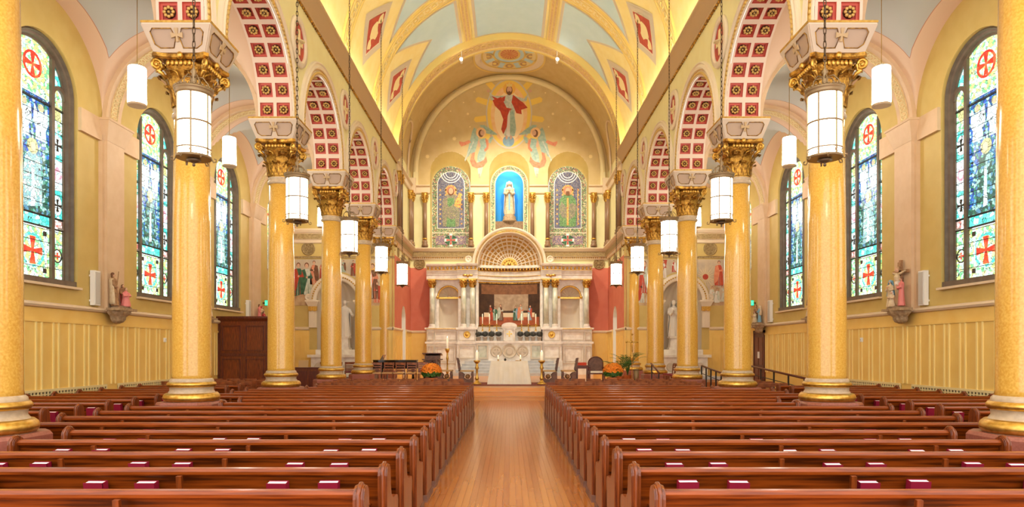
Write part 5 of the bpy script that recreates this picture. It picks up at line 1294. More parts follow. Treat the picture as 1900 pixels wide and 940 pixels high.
m = MB().prism([(-.19, .04), (.19, .04)]+[(.19*math.cos(PI*i/12), .5+.19*math.sin(PI*i/12)) for i in range(13)], 'y', -.13, -.1); O('door', m, 'white', tb); O('door_cross', MB().prism(crossp(0, .42, .16), 'y', -.145, -.13), 'gold', tb)
for q in (-1, 1): O('side_column', MB().lathe([(.07, 0), (.05, .06), (.045, .64), (.07, .72)], 12, (q*.30, -.14, 0)), 'marble', tb)
# candlesticks and pots on the altar
def candlestick(nm, loc, h_, ch, r_, label, group, sc=1):
    c = E(nm, loc, label, 'candlestick', group)
    O('foot', MB().lathe([(0, 0), (r_*1.0, 0), (r_*1.05, h_*.04), (r_*.6, h_*.09), (r_*.34, h_*.16), (r_*.3, h_*.2)], 18), 'gold', c)
    O('stem', MB().lathe([(r_*.3, h_*.18), (r_*.5, h_*.25), (r_*.3, h_*.32), (r_*.24, h_*.4), (r_*.24, h_*.6), (r_*.46, h_*.68), (r_*.28, h_*.76), (r_*.3, h_*.88)], 14), 'gold', c)
    O('drip_pan', MB().lathe([(r_*.3, h_*.86), (r_*.7, h_*.94), (r_*.75, h_), (r_*.3, h_*.98), (0, h_*.98)], 16), 'gold', c)
    O('candle', MB().lathe([(0, h_), (r_*.26*sc, h_), (r_*.26*sc, h_+ch), (0, h_+ch)], 12), 'candle', c)
    O('flame', MB().lathe([(0, h_+ch), (r_*.10*sc, h_+ch+.02), (0, h_+ch+.07)], 8), 'flame', c); return c
for k, x in enumerate((-1.62, -1.2, -.76, .74, 1.16, 1.6)):
    candlestick('altar_candlestick', (x, 41.02, 3.06), .45, .55, .1, 'tall slim brass candlestick on the high altar shelf, %s from left' % ORD[k], 'high altar candlesticks')
def bush(r_, n, mats, seed, flat=.8, top_only=None):
    rr = random.Random(seed); m = MB()
    m.sphere((0, 0, 0), r_*.8, 10, 7, (1, 1, flat), 0)
    for k in range(n):
        z = rr.uniform(-.6, 1); a = rr.uniform(0, 2*PI); q = math.sqrt(max(0, 1-z*z)); d = Vector((q*math.cos(a), q*math.sin(a), z)); c = Vector((d.x, d.y, d.z*flat))*r_*rr.uniform(.82, 1.03)
        t = d.cross(Vector((rr.uniform(-1, 1), rr.uniform(-1, 1), 1))).normalized(); b = d.cross(t); s_ = r_*rr.uniform(.10, .17)
        m.add([c+t*s_, c+b*s_*.6+d*s_*.3, c-t*s_, c-b*s_*.6+d*s_*.3], [(0, 1, 2, 3)], 1 if (top_only is not None and z > top_only) else 0)
    return m
BUSH = bush(.24, 170, None, 3).mesh('foliage', 'leaf_dark')
for k, x in enumerate((-1.83, -1.46, -1.06, -.64, .66, 1.06, 1.42, 1.8)):
    p = E('potted_mum', (x, 40.62, 2.48), 'dark green potted plant in grey pot on the high altar, %s from left' % ORD[k], 'potted plant', 'plants on the high altar')
    O('pot', MB().lathe([(0, 0), (.10, 0), (.14, .2), (.155, .2), (.155, .24), (.12, .24), (0, .22)], 16), 'pot_grey', p); O('foliage', BUSH, None, p, (0, 0, .40), (0, 0, k*1.1), (.88, .88, .9+.1*(k % 3)))
# ------------------------------------------------------------------ upper wall: mosaics, blue niche, mural of the enthroned figure
for s, lab in ((-1, 'arched mosaic of a green robed saint holding a harp beside the blue niche'), (1, 'arched mosaic of a bearded saint in green vestments beside the blue niche')):
    mo = E('mosaic_panel', (s*3.64, YB+.38, 0), lab, 'mosaic', 'saint mosaics')
    def arch_poly(hw, zb, zs): return [(-hw, zb), (hw, zb)]+[(hw*math.cos(PI*i/20), zs+hw*math.sin(PI*i/20)) for i in range(21)]
    m = MB().prism(arch_poly(1.17, 8.3, 12.22), 'y', -.03, 0); O('mosaic_border', m, 'mosaic_border', mo)
    m = MB().prism(arch_poly(.86, 9.5, 12.2), 'y', -.045, -.03); O('mosaic_line', m, 'paper', mo)
    m = MB().prism(arch_poly(.82, 9.54, 12.2), 'y', -.06, -.03); O('mosaic_field', m, 'mosaic_blue', mo)
    m = MB()
    for k, r_ in enumerate((.30, .45, .60)):
        for i in range(16):
            a, b = PI+PI*i/16, PI+PI*(i+1)/16; m.add([(r_*math.cos(a), -.064, 12.98+r_*math.sin(a)), ((r_+.05)*math.cos(a), -.064, 12.98+(r_+.05)*math.sin(a)), ((r_+.05)*math.cos(b), -.064, 12.98+(r_+.05)*math.sin(b)), (r_*math.cos(b), -.064, 12.98+r_*math.sin(b))], [(0, 1, 2, 3)])
    O('mosaic_rings', m, 'paper', mo)
    m = MB()
    for k in range(5):
        for j in range(8):
            x, z = -.66+.33*k, 9.8+.3*j
            if abs(x) > .3: m.box(x-.05, x+.05, -.066, -.06, z-.05, z+.05)
    O('mosaic_flowers', m, 'mosaic_gold', mo)
    m = MB()  # figure
    def pz(pts, d, mi): m.prism(pts, 'y', -.06-d, -.06, mi)
    pz([(-.5, 9.62), (.5, 9.62), (.56, 10.6), (.5, 11.3), (.22, 11.62), (-.22, 11.62), (-.5, 11.3), (-.56, 10.6)], .008, 0)
    pz([(-.28, 9.6), (.28, 9.6), (.24, 10.6), (.2, 11.4), (-.2, 11.4), (-.24, 10.6)], .014, 1)
    pz([(-.56, 10.5), (-.34, 10.2), (.1, 10.05), (.45, 10.3), (.56, 10.9), (.3, 11.1), (-.1, 10.85), (-.4, 11.2)], .018, 2)
    pz(ell(0, 11.86, .36, .36, 24), .006, 3); pz(ell(0, 11.86, .27, .27, 20), .010, 4); pz(ell(0, 11.84, .15, .20, 14), .020, 5)
    if s < 0: pz([(.2, 10.9), (.62, 10.75), (.66, 11.7), (.5, 11.72), (.25, 11.1)], .024, 3); pz(ell(0, 11.80, .2, .26, 14), .018, 6)
    else: pz([(-.14, 11.55), (.14, 11.55), (.1, 11.82), (-.1, 11.82)], .026, 6); pz([(-.06, 9.7), (.06, 9.7), (.06, 11.4), (-.06, 11.4)], .022, 3); pz([(.6, 9.7), (.65, 9.7), (.65, 12.0), (.6, 12.0)], .02, 3)
    O('mosaic_figure', m, ['mosaic_robe' if s < 0 else 'mosaic_green', 'mosaic_green', 'mosaic_robe', 'mosaic_gold', 'orange_paint', 'skin', 'hair'], mo)
    m = MB().box(-1.17, 1.17, -.05, -.03, 9.20, 9.26); O('mosaic_divider', m, 'cream', mo)
    m = MB().box(-.95, .95, -.05, -.03, 8.5, 9.05); O('lower_field', m, 'mosaic_purple', mo)
    m = MB(); m.prism(ell(0, 8.78, .42, .30), 'y', -.062, -.03, 0); m.prism(crossp(0, 8.78, .40, .26), 'y', -.075, -.03, 1); m.prism(crossp(0, 8.78, .28, .2), 'y', -.082, -.03, 2); O('mosaic_cross', m, ['green_paint', 'paper', 'crimson_paint'], mo)
bn = E('blue_niche', (0, YB+.36, 0), 'arched sky blue niche with patterned border in the centre of the back wall', 'niche')
m = MB()
def archring(mb, hw0, hw1, zb, zs, y0, y1, mi=0):
    a = [(hw0, zb)]+[(hw0*math.cos(PI*i/24), zs+hw0*math.sin(PI*i/24)) for i in range(25)]+[(-hw0, zb)]; b = [(hw1, zb)]+[(hw1*math.cos(PI*i/24), zs+hw1*math.sin(PI*i/24)) for i in range(25)]+[(-hw1, zb)]
    for i in range(len(a)-1): 
        p = [a[i], b[i], b[i+1], a[i+1]]; mb.add([(x, y0, z) for x, z in p]+[(x, y1, z) for x, z in p], [(0, 1, 2, 3), (4, 7, 6, 5), (0, 4, 5, 1), (2, 6, 7, 3), (0, 3, 7, 4), (1, 5, 6, 2)], mi)
archring(m, .93, 1.12, 8.3, 12.22, -.06, 0); O('border', m, 'mosaic_border', bn)
m = MB(); archring(m, .87, .93, 8.3, 12.22, -.1, 0); archring(m, 1.12, 1.18, 8.3, 12.22, -.1, 0); O('border_line', m, 'rib_tan', bn)
m = MB(); m.grid(lambda u, v: (.88*math.cos(PI*u), .75*math.sin(PI*u), 8.3+3.92*v), 20, 1, 0); m.grid(lambda u, v: (.88*math.cos(PI*u)*math.cos(PI/2*v), .75*math.sin(PI*u)*math.cos(PI/2*v), 12.22+.88*math.sin(PI/2*v)), 20, 8, 0); O('niche_back', m, 'niche_blue', bn)
O('niche_base', MB().box(-.87, .87, -.05, .7, 8.3, 9.95), 'stone_brown', bn)
nl = bpy.data.lights.new('niche_lamp', 'POINT'); nl.energy = 22; nl.color = (.92, .97, 1); nl.shadow_soft_size = .15; no = bpy.data.objects.new('niche_lamp', nl); COL.objects.link(no); no.location = (0, YB+.28, 12.75)
# figure in glory and angels, painted on the wall
gl = E('glory_mural', (0, YB, 0), 'painted mural of a red robed crowned figure in a golden glory with two angels', 'mural')
def W(px, py): return ((px-945)*YB/1260, 1.9+(650-py)*YB/1260)
def paint(nm, pts, d, mt, n=1): m = MB(); m.prism([W(*p) for p in pts], 'y', -d, -d+.004); return O(nm, m, mt, gl)
def epx(cx, cy, rx, ry, n=32): return [(cx+rx*math.cos(2*PI*i/n), cy-ry*math.sin(2*PI*i/n)) for i in range(n)]
for a in (90, 50, 20, -8, -38, 130, 160, 188, 218):
    t = math.radians(a); c, s_ = math.cos(t), math.sin(t); bx, by = 944.5+40*c, 211-58*s_; ex, ey = 944.5+63*c, 211-78*s_; nx_, ny_ = -s_*5.5, -c*5.5
    paint('painted_ray', [(bx+nx_, by+ny_), (ex+nx_*.9, ey+ny_*.9), (ex+c*3, ey-s_*3), (ex-nx_*.9, ey-ny_*.9), (bx-nx_, by-ny_)], .008, 'glory_yellow')
paint('painted_cloud', epx(944.5, 211, 43, 65, 40), .010, 'panel_border'); paint('painted_glory', epx(944.5, 211, 40.5, 62, 40), .013, 'glory_yellow'); paint('painted_glory_inner', epx(944.5, 213, 34, 54, 36), .016, 'glory_peach'); paint('painted_glory_heart', epx(944.5, 216, 27, 46, 32), .019, 'glory_pale')
cg = [(-4, 0)]
paint('painted_globe', epx(943.5, 262, 10.8, 10.5), .022, 'globe_blue'); paint('painted_halo', epx(945, 164.5, 11.5, 11.5), .025, 'halo_gold')
paint('painted_robe', [(932, 192), (936, 178), (945, 175), (954, 178), (957, 190), (955, 215), (958, 240), (955, 250), (940, 256), (935, 250), (938, 220)], .026, 'robe_paint')
paint('painted_sleeve', [(936, 178), (916, 178), (908, 171), (910, 186), (930, 189)], .027, 'robe_paint'); paint('painted_sleeve', [(955, 178), (972, 183), (980, 174), (977, 188), (960, 188)], .027, 'robe_paint')
paint('painted_mantle', [(930, 180), (914, 186), (918, 196), (928, 206), (934, 222), (930, 240), (934, 249), (940, 236), (944, 214), (950, 202), (940, 200)], .029, 'crimson_paint')
paint('painted_mantle', [(938, 178), (926, 184), (912, 178), (922, 190), (936, 188)], .031, 'crimson_paint'); paint('painted_mantle', [(952, 176), (964, 186), (970, 190), (979, 200), (967, 204), (968, 212), (958, 210), (953, 198), (949, 190)], .031, 'crimson_paint')
paint('painted_skirt', [(947, 205), (952, 200), (957, 235), (955, 252), (948, 254), (945, 235)], .032, 'teal_paint'); paint('painted_skirt', [(942, 215), (946, 204), (946, 253), (939, 254)], .033, 'statue_white')
paint('painted_hair', epx(945, 168, 6, 9, 16), .030, 'hair'); paint('painted_face', epx(945, 166.5, 4.6, 6, 14), .034, 'skin'); paint('painted_beard', epx(945, 171.5, 2.6, 2.2, 10), .038, 'hair')
paint('painted_crown', [(940, 161), (939, 154), (942, 157), (945, 152), (948, 157), (951, 154), (950, 161)], .037, 'rib_gold')
for q in (-1, 1): paint('painted_hand', epx(945+q*39 if q < 0 else 984, 169, 3, 3, 8), .034, 'skin'); paint('painted_foot', epx(944+q*4, 255, 2, 4, 8), .036, 'skin')
for q in (-1, 1):
    cx = 894 if q < 0 else 992
    X = lambda p: [(cx+(-q)*a, b) for a, b in p]   # a grows toward the centre
    paint('painted_wing', X([(-6, 258), (-10, 240), (-14, 236), (-18, 244), (-22, 262), (-29, 292), (-24, 290), (-20, 282), (-17, 296), (-12, 280)]), .0116, 'teal_paint'); paint('painted_wing', X([(2, 246), (-4, 232), (4, 232), (14, 238), (30, 250), (20, 250)]), .0225, 'teal_paint')
    paint('painted_feather', X([(-16, 262), (-14, 262), (-31, 300), (-32, 296)]), .012, 'robe_paint'); paint('painted_halo', epx(cx+q*1.5, 246, 9.5, 9.5, 20), .0245, 'glory_peach')
    paint('painted_robe', X([(-4, 258), (8, 256), (12, 270), (8, 282), (4, 296), (-2, 306), (-9, 302), (-8, 288), (-3, 274)]), .016, 'teal_paint')
    paint('painted_scarf', X([(6, 256), (13, 262), (12, 276), (6, 282), (4, 278), (9, 272)]), .018, 'orange_paint'); paint('painted_scarf', X([(-2, 300), (4, 296), (8, 290), (10, 300), (2, 310), (-8, 312), (-18, 308), (-22, 298), (-18, 284), (-13, 282), (-14, 294), (-10, 302)]), .018, 'orange_paint')
    paint('painted_scarf', X([(-42, 266), (-38, 272), (-28, 268), (-20, 264), (-24, 260), (-34, 264), (-42, 262)]), .018, 'orange_paint')
    paint('painted_leg', X([(-8, 308), (2, 310), (0, 320), (-3, 328), (-7, 322)]), .016, 'robe_paint'); paint('painted_foot', X([(-6, 322), (-3, 322), (-3, 330), (-6, 329)]), .017, 'skin')
    paint('painted_hair', epx(cx+q*1.4, 247.5, 5.0, 7.0, 14), .027, 'hair'); paint('painted_face', epx(cx-q*1.0, 246.5, 4.0, 5.2, 12), .030, 'skin')
    paint('painted_arm', X([(-8, 262), (-4, 262), (-2, 272), (-6, 273)]), .023, 'skin'); paint('painted_arm', X([(14, 256), (20, 252), (21, 256), (16, 266), (12, 264)]), .026, 'teal_paint'); paint('painted_hand', epx(cx-q*17, 252, 2.2, 2.6, 8), .029, 'skin')
# ------------------------------------------------------------------ spotlights on the last rib
for s in (-1, 1):
    sp_ = E('ceiling_spotlight', (s*2.49, 35.2, 17.02), 'small bright spotlight under the last vault rib, viewer %s of the crown' % SIDE[s], 'spotlight', 'vault spotlights')
    O('housing', MB().lathe([(.0, .3), (.06, .3), (.09, .05), (.09, 0), (.07, 0), (.05, .26)], 16), 'white', sp_, (0, 0, 0), (-1.9, 0, 0)); O('bulb', MB().sphere((0, 0, 0), .075, 10, 6), 'spot_bulb', sp_, (0, -.08, -.06)); O('stem', MB().lathe([(.015, 0), (.015, .75)], 8), 'white', sp_, (0, .2, 0))
    ld = bpy.data.lights.new('spot_beam', 'SPOT'); ld.energy = SPOT_W; ld.spot_size = 1.7; ld.spot_blend = .8; ld.color = (1, .9, .72); ld.shadow_soft_size = .15
    lo_ = bpy.data.objects.new('spot_beam', ld); COL.objects.link(lo_); lo_.location = (s*2.49, 35.5, 16.9); d_ = Vector((s*1.0, 41.5, 6.5))-lo_.location; lo_.rotation_euler = d_.to_track_quat('-Z', 'Y').to_euler()
# ------------------------------------------------------------------ statues
def remesh(o, v):
    md = o.modifiers.new('smooth_body', 'REMESH'); md.mode = 'VOXEL'; md.voxel_size = v; md.use_smooth_shade = True
def standing(parent, x, y, z, h_, robe, veil=None, rz=0, pose='pray', hair='hair', lean=0, skin='skin', mantle=None):
    """one draped figure facing -y with feet at z; parts: body, head, veil"""
    f = E('figure', (x, y, z), rz=rz); f.parent = parent; f.rotation_euler = (lean, 0, rz)
    k = h_/1.7; m = MB()
    fold = lambda a, q: .055*math.cos(9*a+q*2.2)*max(0, 1-q/(1.25*k)) if q < 1.2*k else 0
    m.lathe([(0, 0), (.27*k, 0), (.265*k, .08*k), (.235*k, .35*k), (.205*k, .7*k), (.185*k, .95*k), (.20*k, 1.12*k), (.215*k, 1.28*k), (.19*k, 1.38*k), (.10*k, 1.44*k), (.062*k, 1.47*k), (.06*k, 1.55*k), (0, 1.56*k)], 36, (0, 0, 0), 0, True, fx=1.0, fy=.74, fold=fold)
    P_ = {'pray': [(.21, 0, 1.34), (.25, -.04, 1.1), (.14, -.20, 1.06), (.03, -.24, 1.18)], 'open': [(.21, 0, 1.34), (.30, -.04, 1.12), (.38, -.16, 1.0)], 'down': [(.21, 0, 1.34), (.25, 0, 1.08), (.2, -.12, .92)], 'up': [(.21, 0, 1.34), (.38, 0, 1.4), (.55, 0, 1.5)]}[pose]
    for q in (-1, 1): m.tube([(q*a*k, b*k, c*k) for a, b, c in P_], [.075*k, .07*k, .075*k, .04*k][:len(P_)], 10)
    b = O('body', m, robe, f); remesh(b, .014*k+.004)
    m = MB(); m.sphere((0, -.01*k, 1.60*k), .088*k, 16, 12, (.9, 1.0, 1.25)); m.sphere((0, -.10*k, 1.59*k), .018*k, 8, 6, (.8, 1, 1.5))
    for q in (-1, 1): m.sphere((q*.033*k, -.082*k, 1.615*k), .014*k, 6, 5); m.sphere((q*.083*k, 0, 1.60*k), .02*k, 6, 5, (.6, 1, 1.4))
    m.sphere((0, -.086*k, 1.553*k), .018*k, 8, 5, (1.5, .7, .6))
    hx, hy, hz = [q*k for q in P_[-1]]
    for q in (-1, 1):
        m.sphere((q*hx, hy-.02*k, hz+.03*k), .04*k, 8, 6, (.7, .8, 1.1))
        for j in range(4): m.tube([(q*hx, hy-.02*k+(j-1.5)*.016*k, hz+.04*k), (q*hx*.9, hy-.025*k+(j-1.5)*.016*k, hz+.12*k-.008*k*abs(j-1.5))], .010*k, 5)
        m.tube([(q*hx, hy-.05*k, hz+.03*k), (q*hx, hy-.075*k, hz+.08*k)], .011*k, 5)
    O('head_and_hands', m, skin, f)
    m = MB()
    if veil:
        m.grid(lambda u, v: ((.115+.13*v+.0*u)*k*math.cos(PI*(-.12+1.24*u)), (.04+(.11+.10*v)*math.sin(PI*(-.12+1.24*u)))*k, (1.70-.15*v-.85*v*v)*k), 20, 10, 0); m.sphere((0, .02*k, 1.63*k), .112*k, 14, 8, (1, 1, 1.15)); o = O('veil', m, veil, f); so = o.modifiers.new('thick', 'SOLIDIFY'); so.thickness = .02*k
    else:
        m.sphere((0, .02*k, 1.635*k), .098*k, 12, 8, (1, 1, 1.12)); m.sphere((0, .06*k, 1.54*k), .07*k, 10, 6, (1.2, .8, 1.3)); O('hair', m, hair, f)
    if mantle:
        m = MB(); m.grid(lambda u, v: ((.22+.05*v)*k*math.cos(PI*(-.05+1.1*u))*(1+.05*math.cos(14*u)), (.02+(.17+.06*v)*math.sin(PI*(-.05+1.1*u)))*k, (1.40-1.32*v)*k), 24, 8, 0); o = O('mantle', m, mantle, f); so = o.modifiers.new('thick', 'SOLIDIFY'); so.thickness = .02*k
    return f
def kneeling(parent, x, y, z, h_, robe, rz=0, veil=None, hair='hair', lean=.25):
    f = E('figure', (x, y, z)); f.parent = parent; f.rotation_euler = (0, 0, rz); k = h_/1.2; m = MB()
    m.lathe([(0, 0), (.26*k, 0), (.27*k, .1*k), (.24*k, .3*k), (.19*k, .5*k), (.19*k, .75*k), (.2*k, .85*k), (.1*k, .95*k), (.06*k, 1.0*k), (0, 1.02*k)], 28, (0, 0, 0), 0, True, fx=1, fy=1.0, fold=lambda a, q: .06*math.cos(7*a)*max(0, 1-q/(.6*k)))
    m.sphere((0, .2*k, .12*k), .16*k, 10, 6, (1, 1.3, .7))
    for q in (-1, 1): m.tube([(q*.2*k, 0, .85*k), (q*.24*k, -.12*k, .66*k), (q*.1*k, -.26*k, .66*k)], [.07*k, .065*k, .05*k], 8)
    b = O('body', m, robe, f); remesh(b, .014*k+.003)
    m = MB(); m.sphere((0, -.02*k, 1.08*k), .088*k, 12, 9, (.9, 1, 1.25)); m.sphere((0, -.105*k, 1.07*k), .016*k, 6, 4)
    for q in (-1, 1): m.sphere((q*.1*k, -.3*k, .68*k), .045*k, 8, 5); 
    O('head_and_hands', m, 'skin', f)
    m = MB(); m.sphere((0, .02*k, 1.11*k), .1*k, 12, 8, (1, 1, 1.12)); m.sphere((0, .07*k, .98*k), .1*k, 10, 6, (1.1, .8, 1.3)); O('veil' if veil else 'hair', m, veil or hair, f); return f
ms = E('madonna_statue', (0, YB+.55, 9.95), 'tall pale statue of a veiled praying woman standing in the blue niche', 'statue')
O('pedestal', MB().lathe([(.45, 0), (.45, .1), (.38, .16), (.40, .3), (.32, .4), (.28, .44), (0, .44)], 20, fold=lambda a, z: .04*math.cos(5*a)), 'stone_tan', ms)
standing(ms, 0, 0, .44, 2.05, 'statue_cream', 'statue_white', mantle='statue_white'); O('sash', MB().box(-.05, .05, -.24, -.2, .7, 1.7), 'statue_blue', ms)
for s in (-1, 1):
    st = E('niche_statue', (s*8.6, YEND+.02, 1.95), 'white statue on a pedestal in the %s side altar niche' % SIDE[s], 'statue', 'side altar statues')
    O('pedestal', MB().box(-.3, .3, -.3, .3, 0, .1).taper([(-.24, -.24), (.24, -.24), (.24, .24), (-.24, .24)], .1, [(-.2, -.2), (.2, -.2), (.2, .2), (-.2, .2)], .6).box(-.27, .27, -.27, .27, .6, .68), 'marble', st)
    standing(st, 0, 0, .68, 1.85, 'statue_white', 'statue_white' if s > 0 else None, rz=-.2*s, pose='pray' if s > 0 else 'open', hair='statue_white', skin='statue_white', mantle='statue_white')
    al = E('side_altar', (s*9.0, YEND-.06, PLAT), 'white marble side altar below the %s aisle mural' % SIDE[s], 'altar', 'side altars')
    O('body', MB().box(-1.15, 1.15, -.7, 0, 0, 1.1), 'marble', al); O('slab', MB().box(-1.3, 1.3, -.85, 0, 1.1, 1.24), 'marble', al); O('shelf', MB().box(-1.05, 1.05, -.22, 0, 1.24, 1.5), 'marble', al)
    for q in (-.75, 0, .75): O('round_medallion', MB().lathe([(.2, 0), (.23, .03), (.2, .05), (.12, .02), (0, .04)], 20), 'marble_niche_frame_shade', al, (q, -.7, .6), (PI/2, 0, 0))
    O('step', MB().box(-1.6, 1.6, -1.3, 0, 0, .15), 'marble_step', al)
def station(s, i, label, build):
    x = s*(XW-.36); y = CY(i)-.05; st = E('station_sculpture', (x, y, 3.1), label, 'sculpture', 'wall sculptures'); st.rotation_euler = (0, 0, -s*PI/2 if False else (PI/2 if s < 0 else -PI/2))
    # local -y faces the nave
    m = MB(); m.lathe([(0, -.44), (.10, -.43), (.20, -.38), (.25, -.31), (.25, -.24), (.31, -.19), (.38, -.14), (.38, -.07), (.42, -.0), (0, 0)], 36, (0, .14, 0), 0, True, PI, 2*PI, fx=1.1, fy=.9, fold=lambda a, z: .07*math.cos(11*a+z*14)); m.box(-.46, .46, -.22, .16, -.07, 0)
    O('bracket', m, 'stone_tan', st); O('rocky_base', MB().sphere((0, -.02, .0), .42, 16, 6, (1.05, .5, .2)), 'stone_brown', st); build(st)
def b_scourge(st):
    standing(st, -.24, .02, .06, .92, 'statue_brown', rz=.5, pose='down', lean=-.06, mantle='statue_cream'); kneeling(st, .04, -.12, .05, .55, 'statue_pink', rz=-.3, hair='statue_brown'); standing(st, .27, .02, .06, .66, 'statue_brown', rz=-.5, pose='down', lean=-.2, mantle='statue_red')
    O('spear', MB().tube([(-.30, .0, .1), (-.02, .05, 1.05)], .012, 6), 'statue_brown', st)
def b_cross(st):
    O('cross', MB().box(-.045, .045, .06, .12, .05, 1.38).box(-.36, .36, .06, .12, 1.0, 1.09).box(-.08, .08, .04, .06, 1.2, 1.32), 'statue_brown', st)
    m = MB(); m.tube([(0, .02, .42), (.03, -.02, .58), (0, .0, .74), (0, -.02, .9), (0, .0, 1.0)], [.035, .055, .065, .085, .045], 12)
    for q in (-1, 1): m.tube([(0, .0, .97), (q*.14, .02, 1.0), (q*.32, .04, 1.05)], [.04, .034, .022], 8); m.tube([(q*.03, .0, .72), (q*.045, -.04, .56), (q*.015, .03, .38)], [.045, .038, .022], 8)
    b = O('corpus', m, 'statue_cream', st); remesh(b, .010)
    O('corpus_head', MB().sphere((.02, -.03, 1.09), .055, 10, 8, (.9, 1, 1.2)), 'skin', st); O('loin_cloth', MB().lathe([(.075, 0), (.085, .05), (.07, .12)], 14, (0, 0, .66)), 'statue_white', st)
    standing(st, -.27, -.06, .06, .76, 'statue_cream', 'statue_blue', rz=.35); standing(st, .27, -.05, .06, .80, 'statue_pink', None, rz=-.5, hair='hair'); kneeling(st, -.05, -.14, .05, .45, 'statue_cream', rz=.3, veil='statue_white')
def b_group(a, b, c):
    def f(st):
        standing(st, -.2, .0, .06, .78, a, None, rz=.4, pose='down'); standing(st, .18, .02, .06, .72, b, c, rz=-.3, pose='pray'); kneeling(st, .0, -.12, .05, .5, c, rz=.2)
    return f
station(-1, 2, 'painted carved group of soldiers and a kneeling man on a stone wall bracket', b_scourge); station(1, 2, 'painted crucifixion sculpture with mourners on a stone wall bracket', b_cross)
station(-1, 4, 'painted carved group in pink robes on the far left aisle wall', b_group('statue_pink', 'statue_cream', 'statue_red')); station(1, 4, 'painted carved group with a blue robe on the far right aisle wall', b_group('statue_brown', 'statue_blue', 'statue_cream'))
station(-1, 3, 'painted carved group half hidden behind the second left column', b_group('statue_brown', 'statue_red', 'statue_cream')); station(1, 3, 'painted carved group half hidden behind the second right column', b_group('statue_brown', 'statue_pink', 'statue_cream'))
# ------------------------------------------------------------------ wall fittings
for s in (-1, 1):
    for i, nm in ((2, 'nearer'), (4, 'farther')):
        sp_ = E('wall_speaker', (s*(XW-.02), CY(i)-.80, 3.14), 'slim pale grey column loudspeaker, %s one on the %s aisle wall' % (nm, SIDE[s]), 'loudspeaker', 'wall loudspeakers')
        O('case', MB().box(-.13 if s > 0 else 0, 0 if s > 0 else .13, -.13, .13, 0, .95), 'white', sp_); O('grille', MB().box(min(-s*.13, -s*.145), max(-s*.13, -s*.145), -.1, .1, .04, .91), 'grey_plastic', sp_)
        O('bracket', MB().box(-.02, .02, -.14, -.10, .78, .83).box(-.02, .02, -.14, -.10, .1, .15), 'white', sp_)
    t_ = E('thermostat', (s*(XW-.05), 22.45 if s < 0 else 21.95, 2.18), 'small white wall thermostat on the %s yellow wainscot' % SIDE[s], 'thermostat', 'thermostats')
    O('case', MB().box(-.03, .03, -.07, .07, 0, .14).box(-.045, .045, -.045, .045, .02, .12), 'white', t_); O('dial', MB().cbox(-s*.05, 0, .08, .012, .05, .03), 'grey_plastic', t_)
    e_ = E('exit_sign', (s*(XW-.3), CY(4)+1.15, 3.98), 'green lit exit sign high on the %s aisle wall' % SIDE[s], 'exit sign', 'exit signs')
    O('case', MB().box(-.2, .2, -.03, .03, 0, .26), 'iron', e_); O('face', MB().box(-.185, .185, -.04, -.03, .015, .245), 'exit_green', e_); O('arm', MB().box(min(s*.18, s*.34), max(s*.18, s*.34), -.015, .015, .10, .15), 'iron', e_)
    cu_ = bpy.data.curves.new('exit_lettering', 'FONT'); cu_.body = 'EXIT'; cu_.size = .17; cu_.align_x = 'CENTER'; cu_.extrude = .002; cu_.materials.append(MATS['white']); tmp = bpy.data.objects.new('tmp', cu_); me_ = bpy.data.meshes.new_from_object(tmp); bpy.data.objects.remove(tmp); O('lettering', me_, None, e_, (0, -.043, .07), (PI/2, 0, 0))
d_ = E('door_1', (XW-.06, 30.9, 0), kind='structure'); O('door_leaf', MB().box(-.03, .03, -.55, .55, 0, 2.7), 'wood_dark', d_)
for z0, z1 in ((.2, 1.1), (1.25, 2.5)):
    for y0 in (-.45, .05): O('door_panel', MB().box(-.05, -.03, y0, y0+.4, z0, z1), 'wood_pew_end', d_)
O('door_notice', MB().box(-.056, -.05, -.12, .12, 1.55, 1.85), 'paper', d_); O('door_frame', MB().box(-.06, .06, -.65, -.55, 0, 2.8).box(-.06, .06, .55, .65, 0, 2.8).box(-.06, .06, -.65, .65, 2.7, 2.82), 'wood_dark', d_)
# confessional cabinet
cf = E('confessional', (-10.42, 26.6, 0), 'tall dark mahogany panelled confessional against the left aisle wall', 'confessional')
O('body', MB().box(-.95, .95, 0, 1.7, 0, 3.1), 'wood_pew_end', cf); O('cornice', MB().taper([(-.97, -.02), (.97, -.02), (.97, 1.7), (-.97, 1.7)], 3.05, [(-1.02, -.08), (1.04, -.08), (1.04, 1.7), (-1.02, 1.7)], 3.16).box(-1.03, 1.05, -.09, 1.7, 3.16, 3.24), 'wood_dark', cf)
for a in (-.88, .04):
    for z0, z1 in ((.15, 1.66), (1.82, 2.95)):
        p_ = O('door_panel', MB().box(a, a+.84, -.025, 0, z0, z1), 'wood_pew_end', cf); m = MB(); framed(m, a+.06, a+.78, -.025, z0+.07, z1-.07, .02, .03); O('panel_moulding', m, 'wood_dark', p_)
O('midrail', MB().box(-.95, .95, -.035, 0, 1.69, 1.79), 'wood_dark', cf); O('corner_post', MB().box(.9, .99, -.04, .1, 0, 3.05), 'wood_dark', cf); O('corner_post', MB().box(-.99, -.9, -.04, .1, 0, 3.05), 'wood_dark', cf)
for z in (1.2, 2.8): O('carved_scroll', MB().prism([(1.0+.06*math.sin(j*.6), z+j*.035) for j in range(8)]+[(.98, z+.26), (.98, z)], 'y', .0, .08), 'wood_dark', cf)
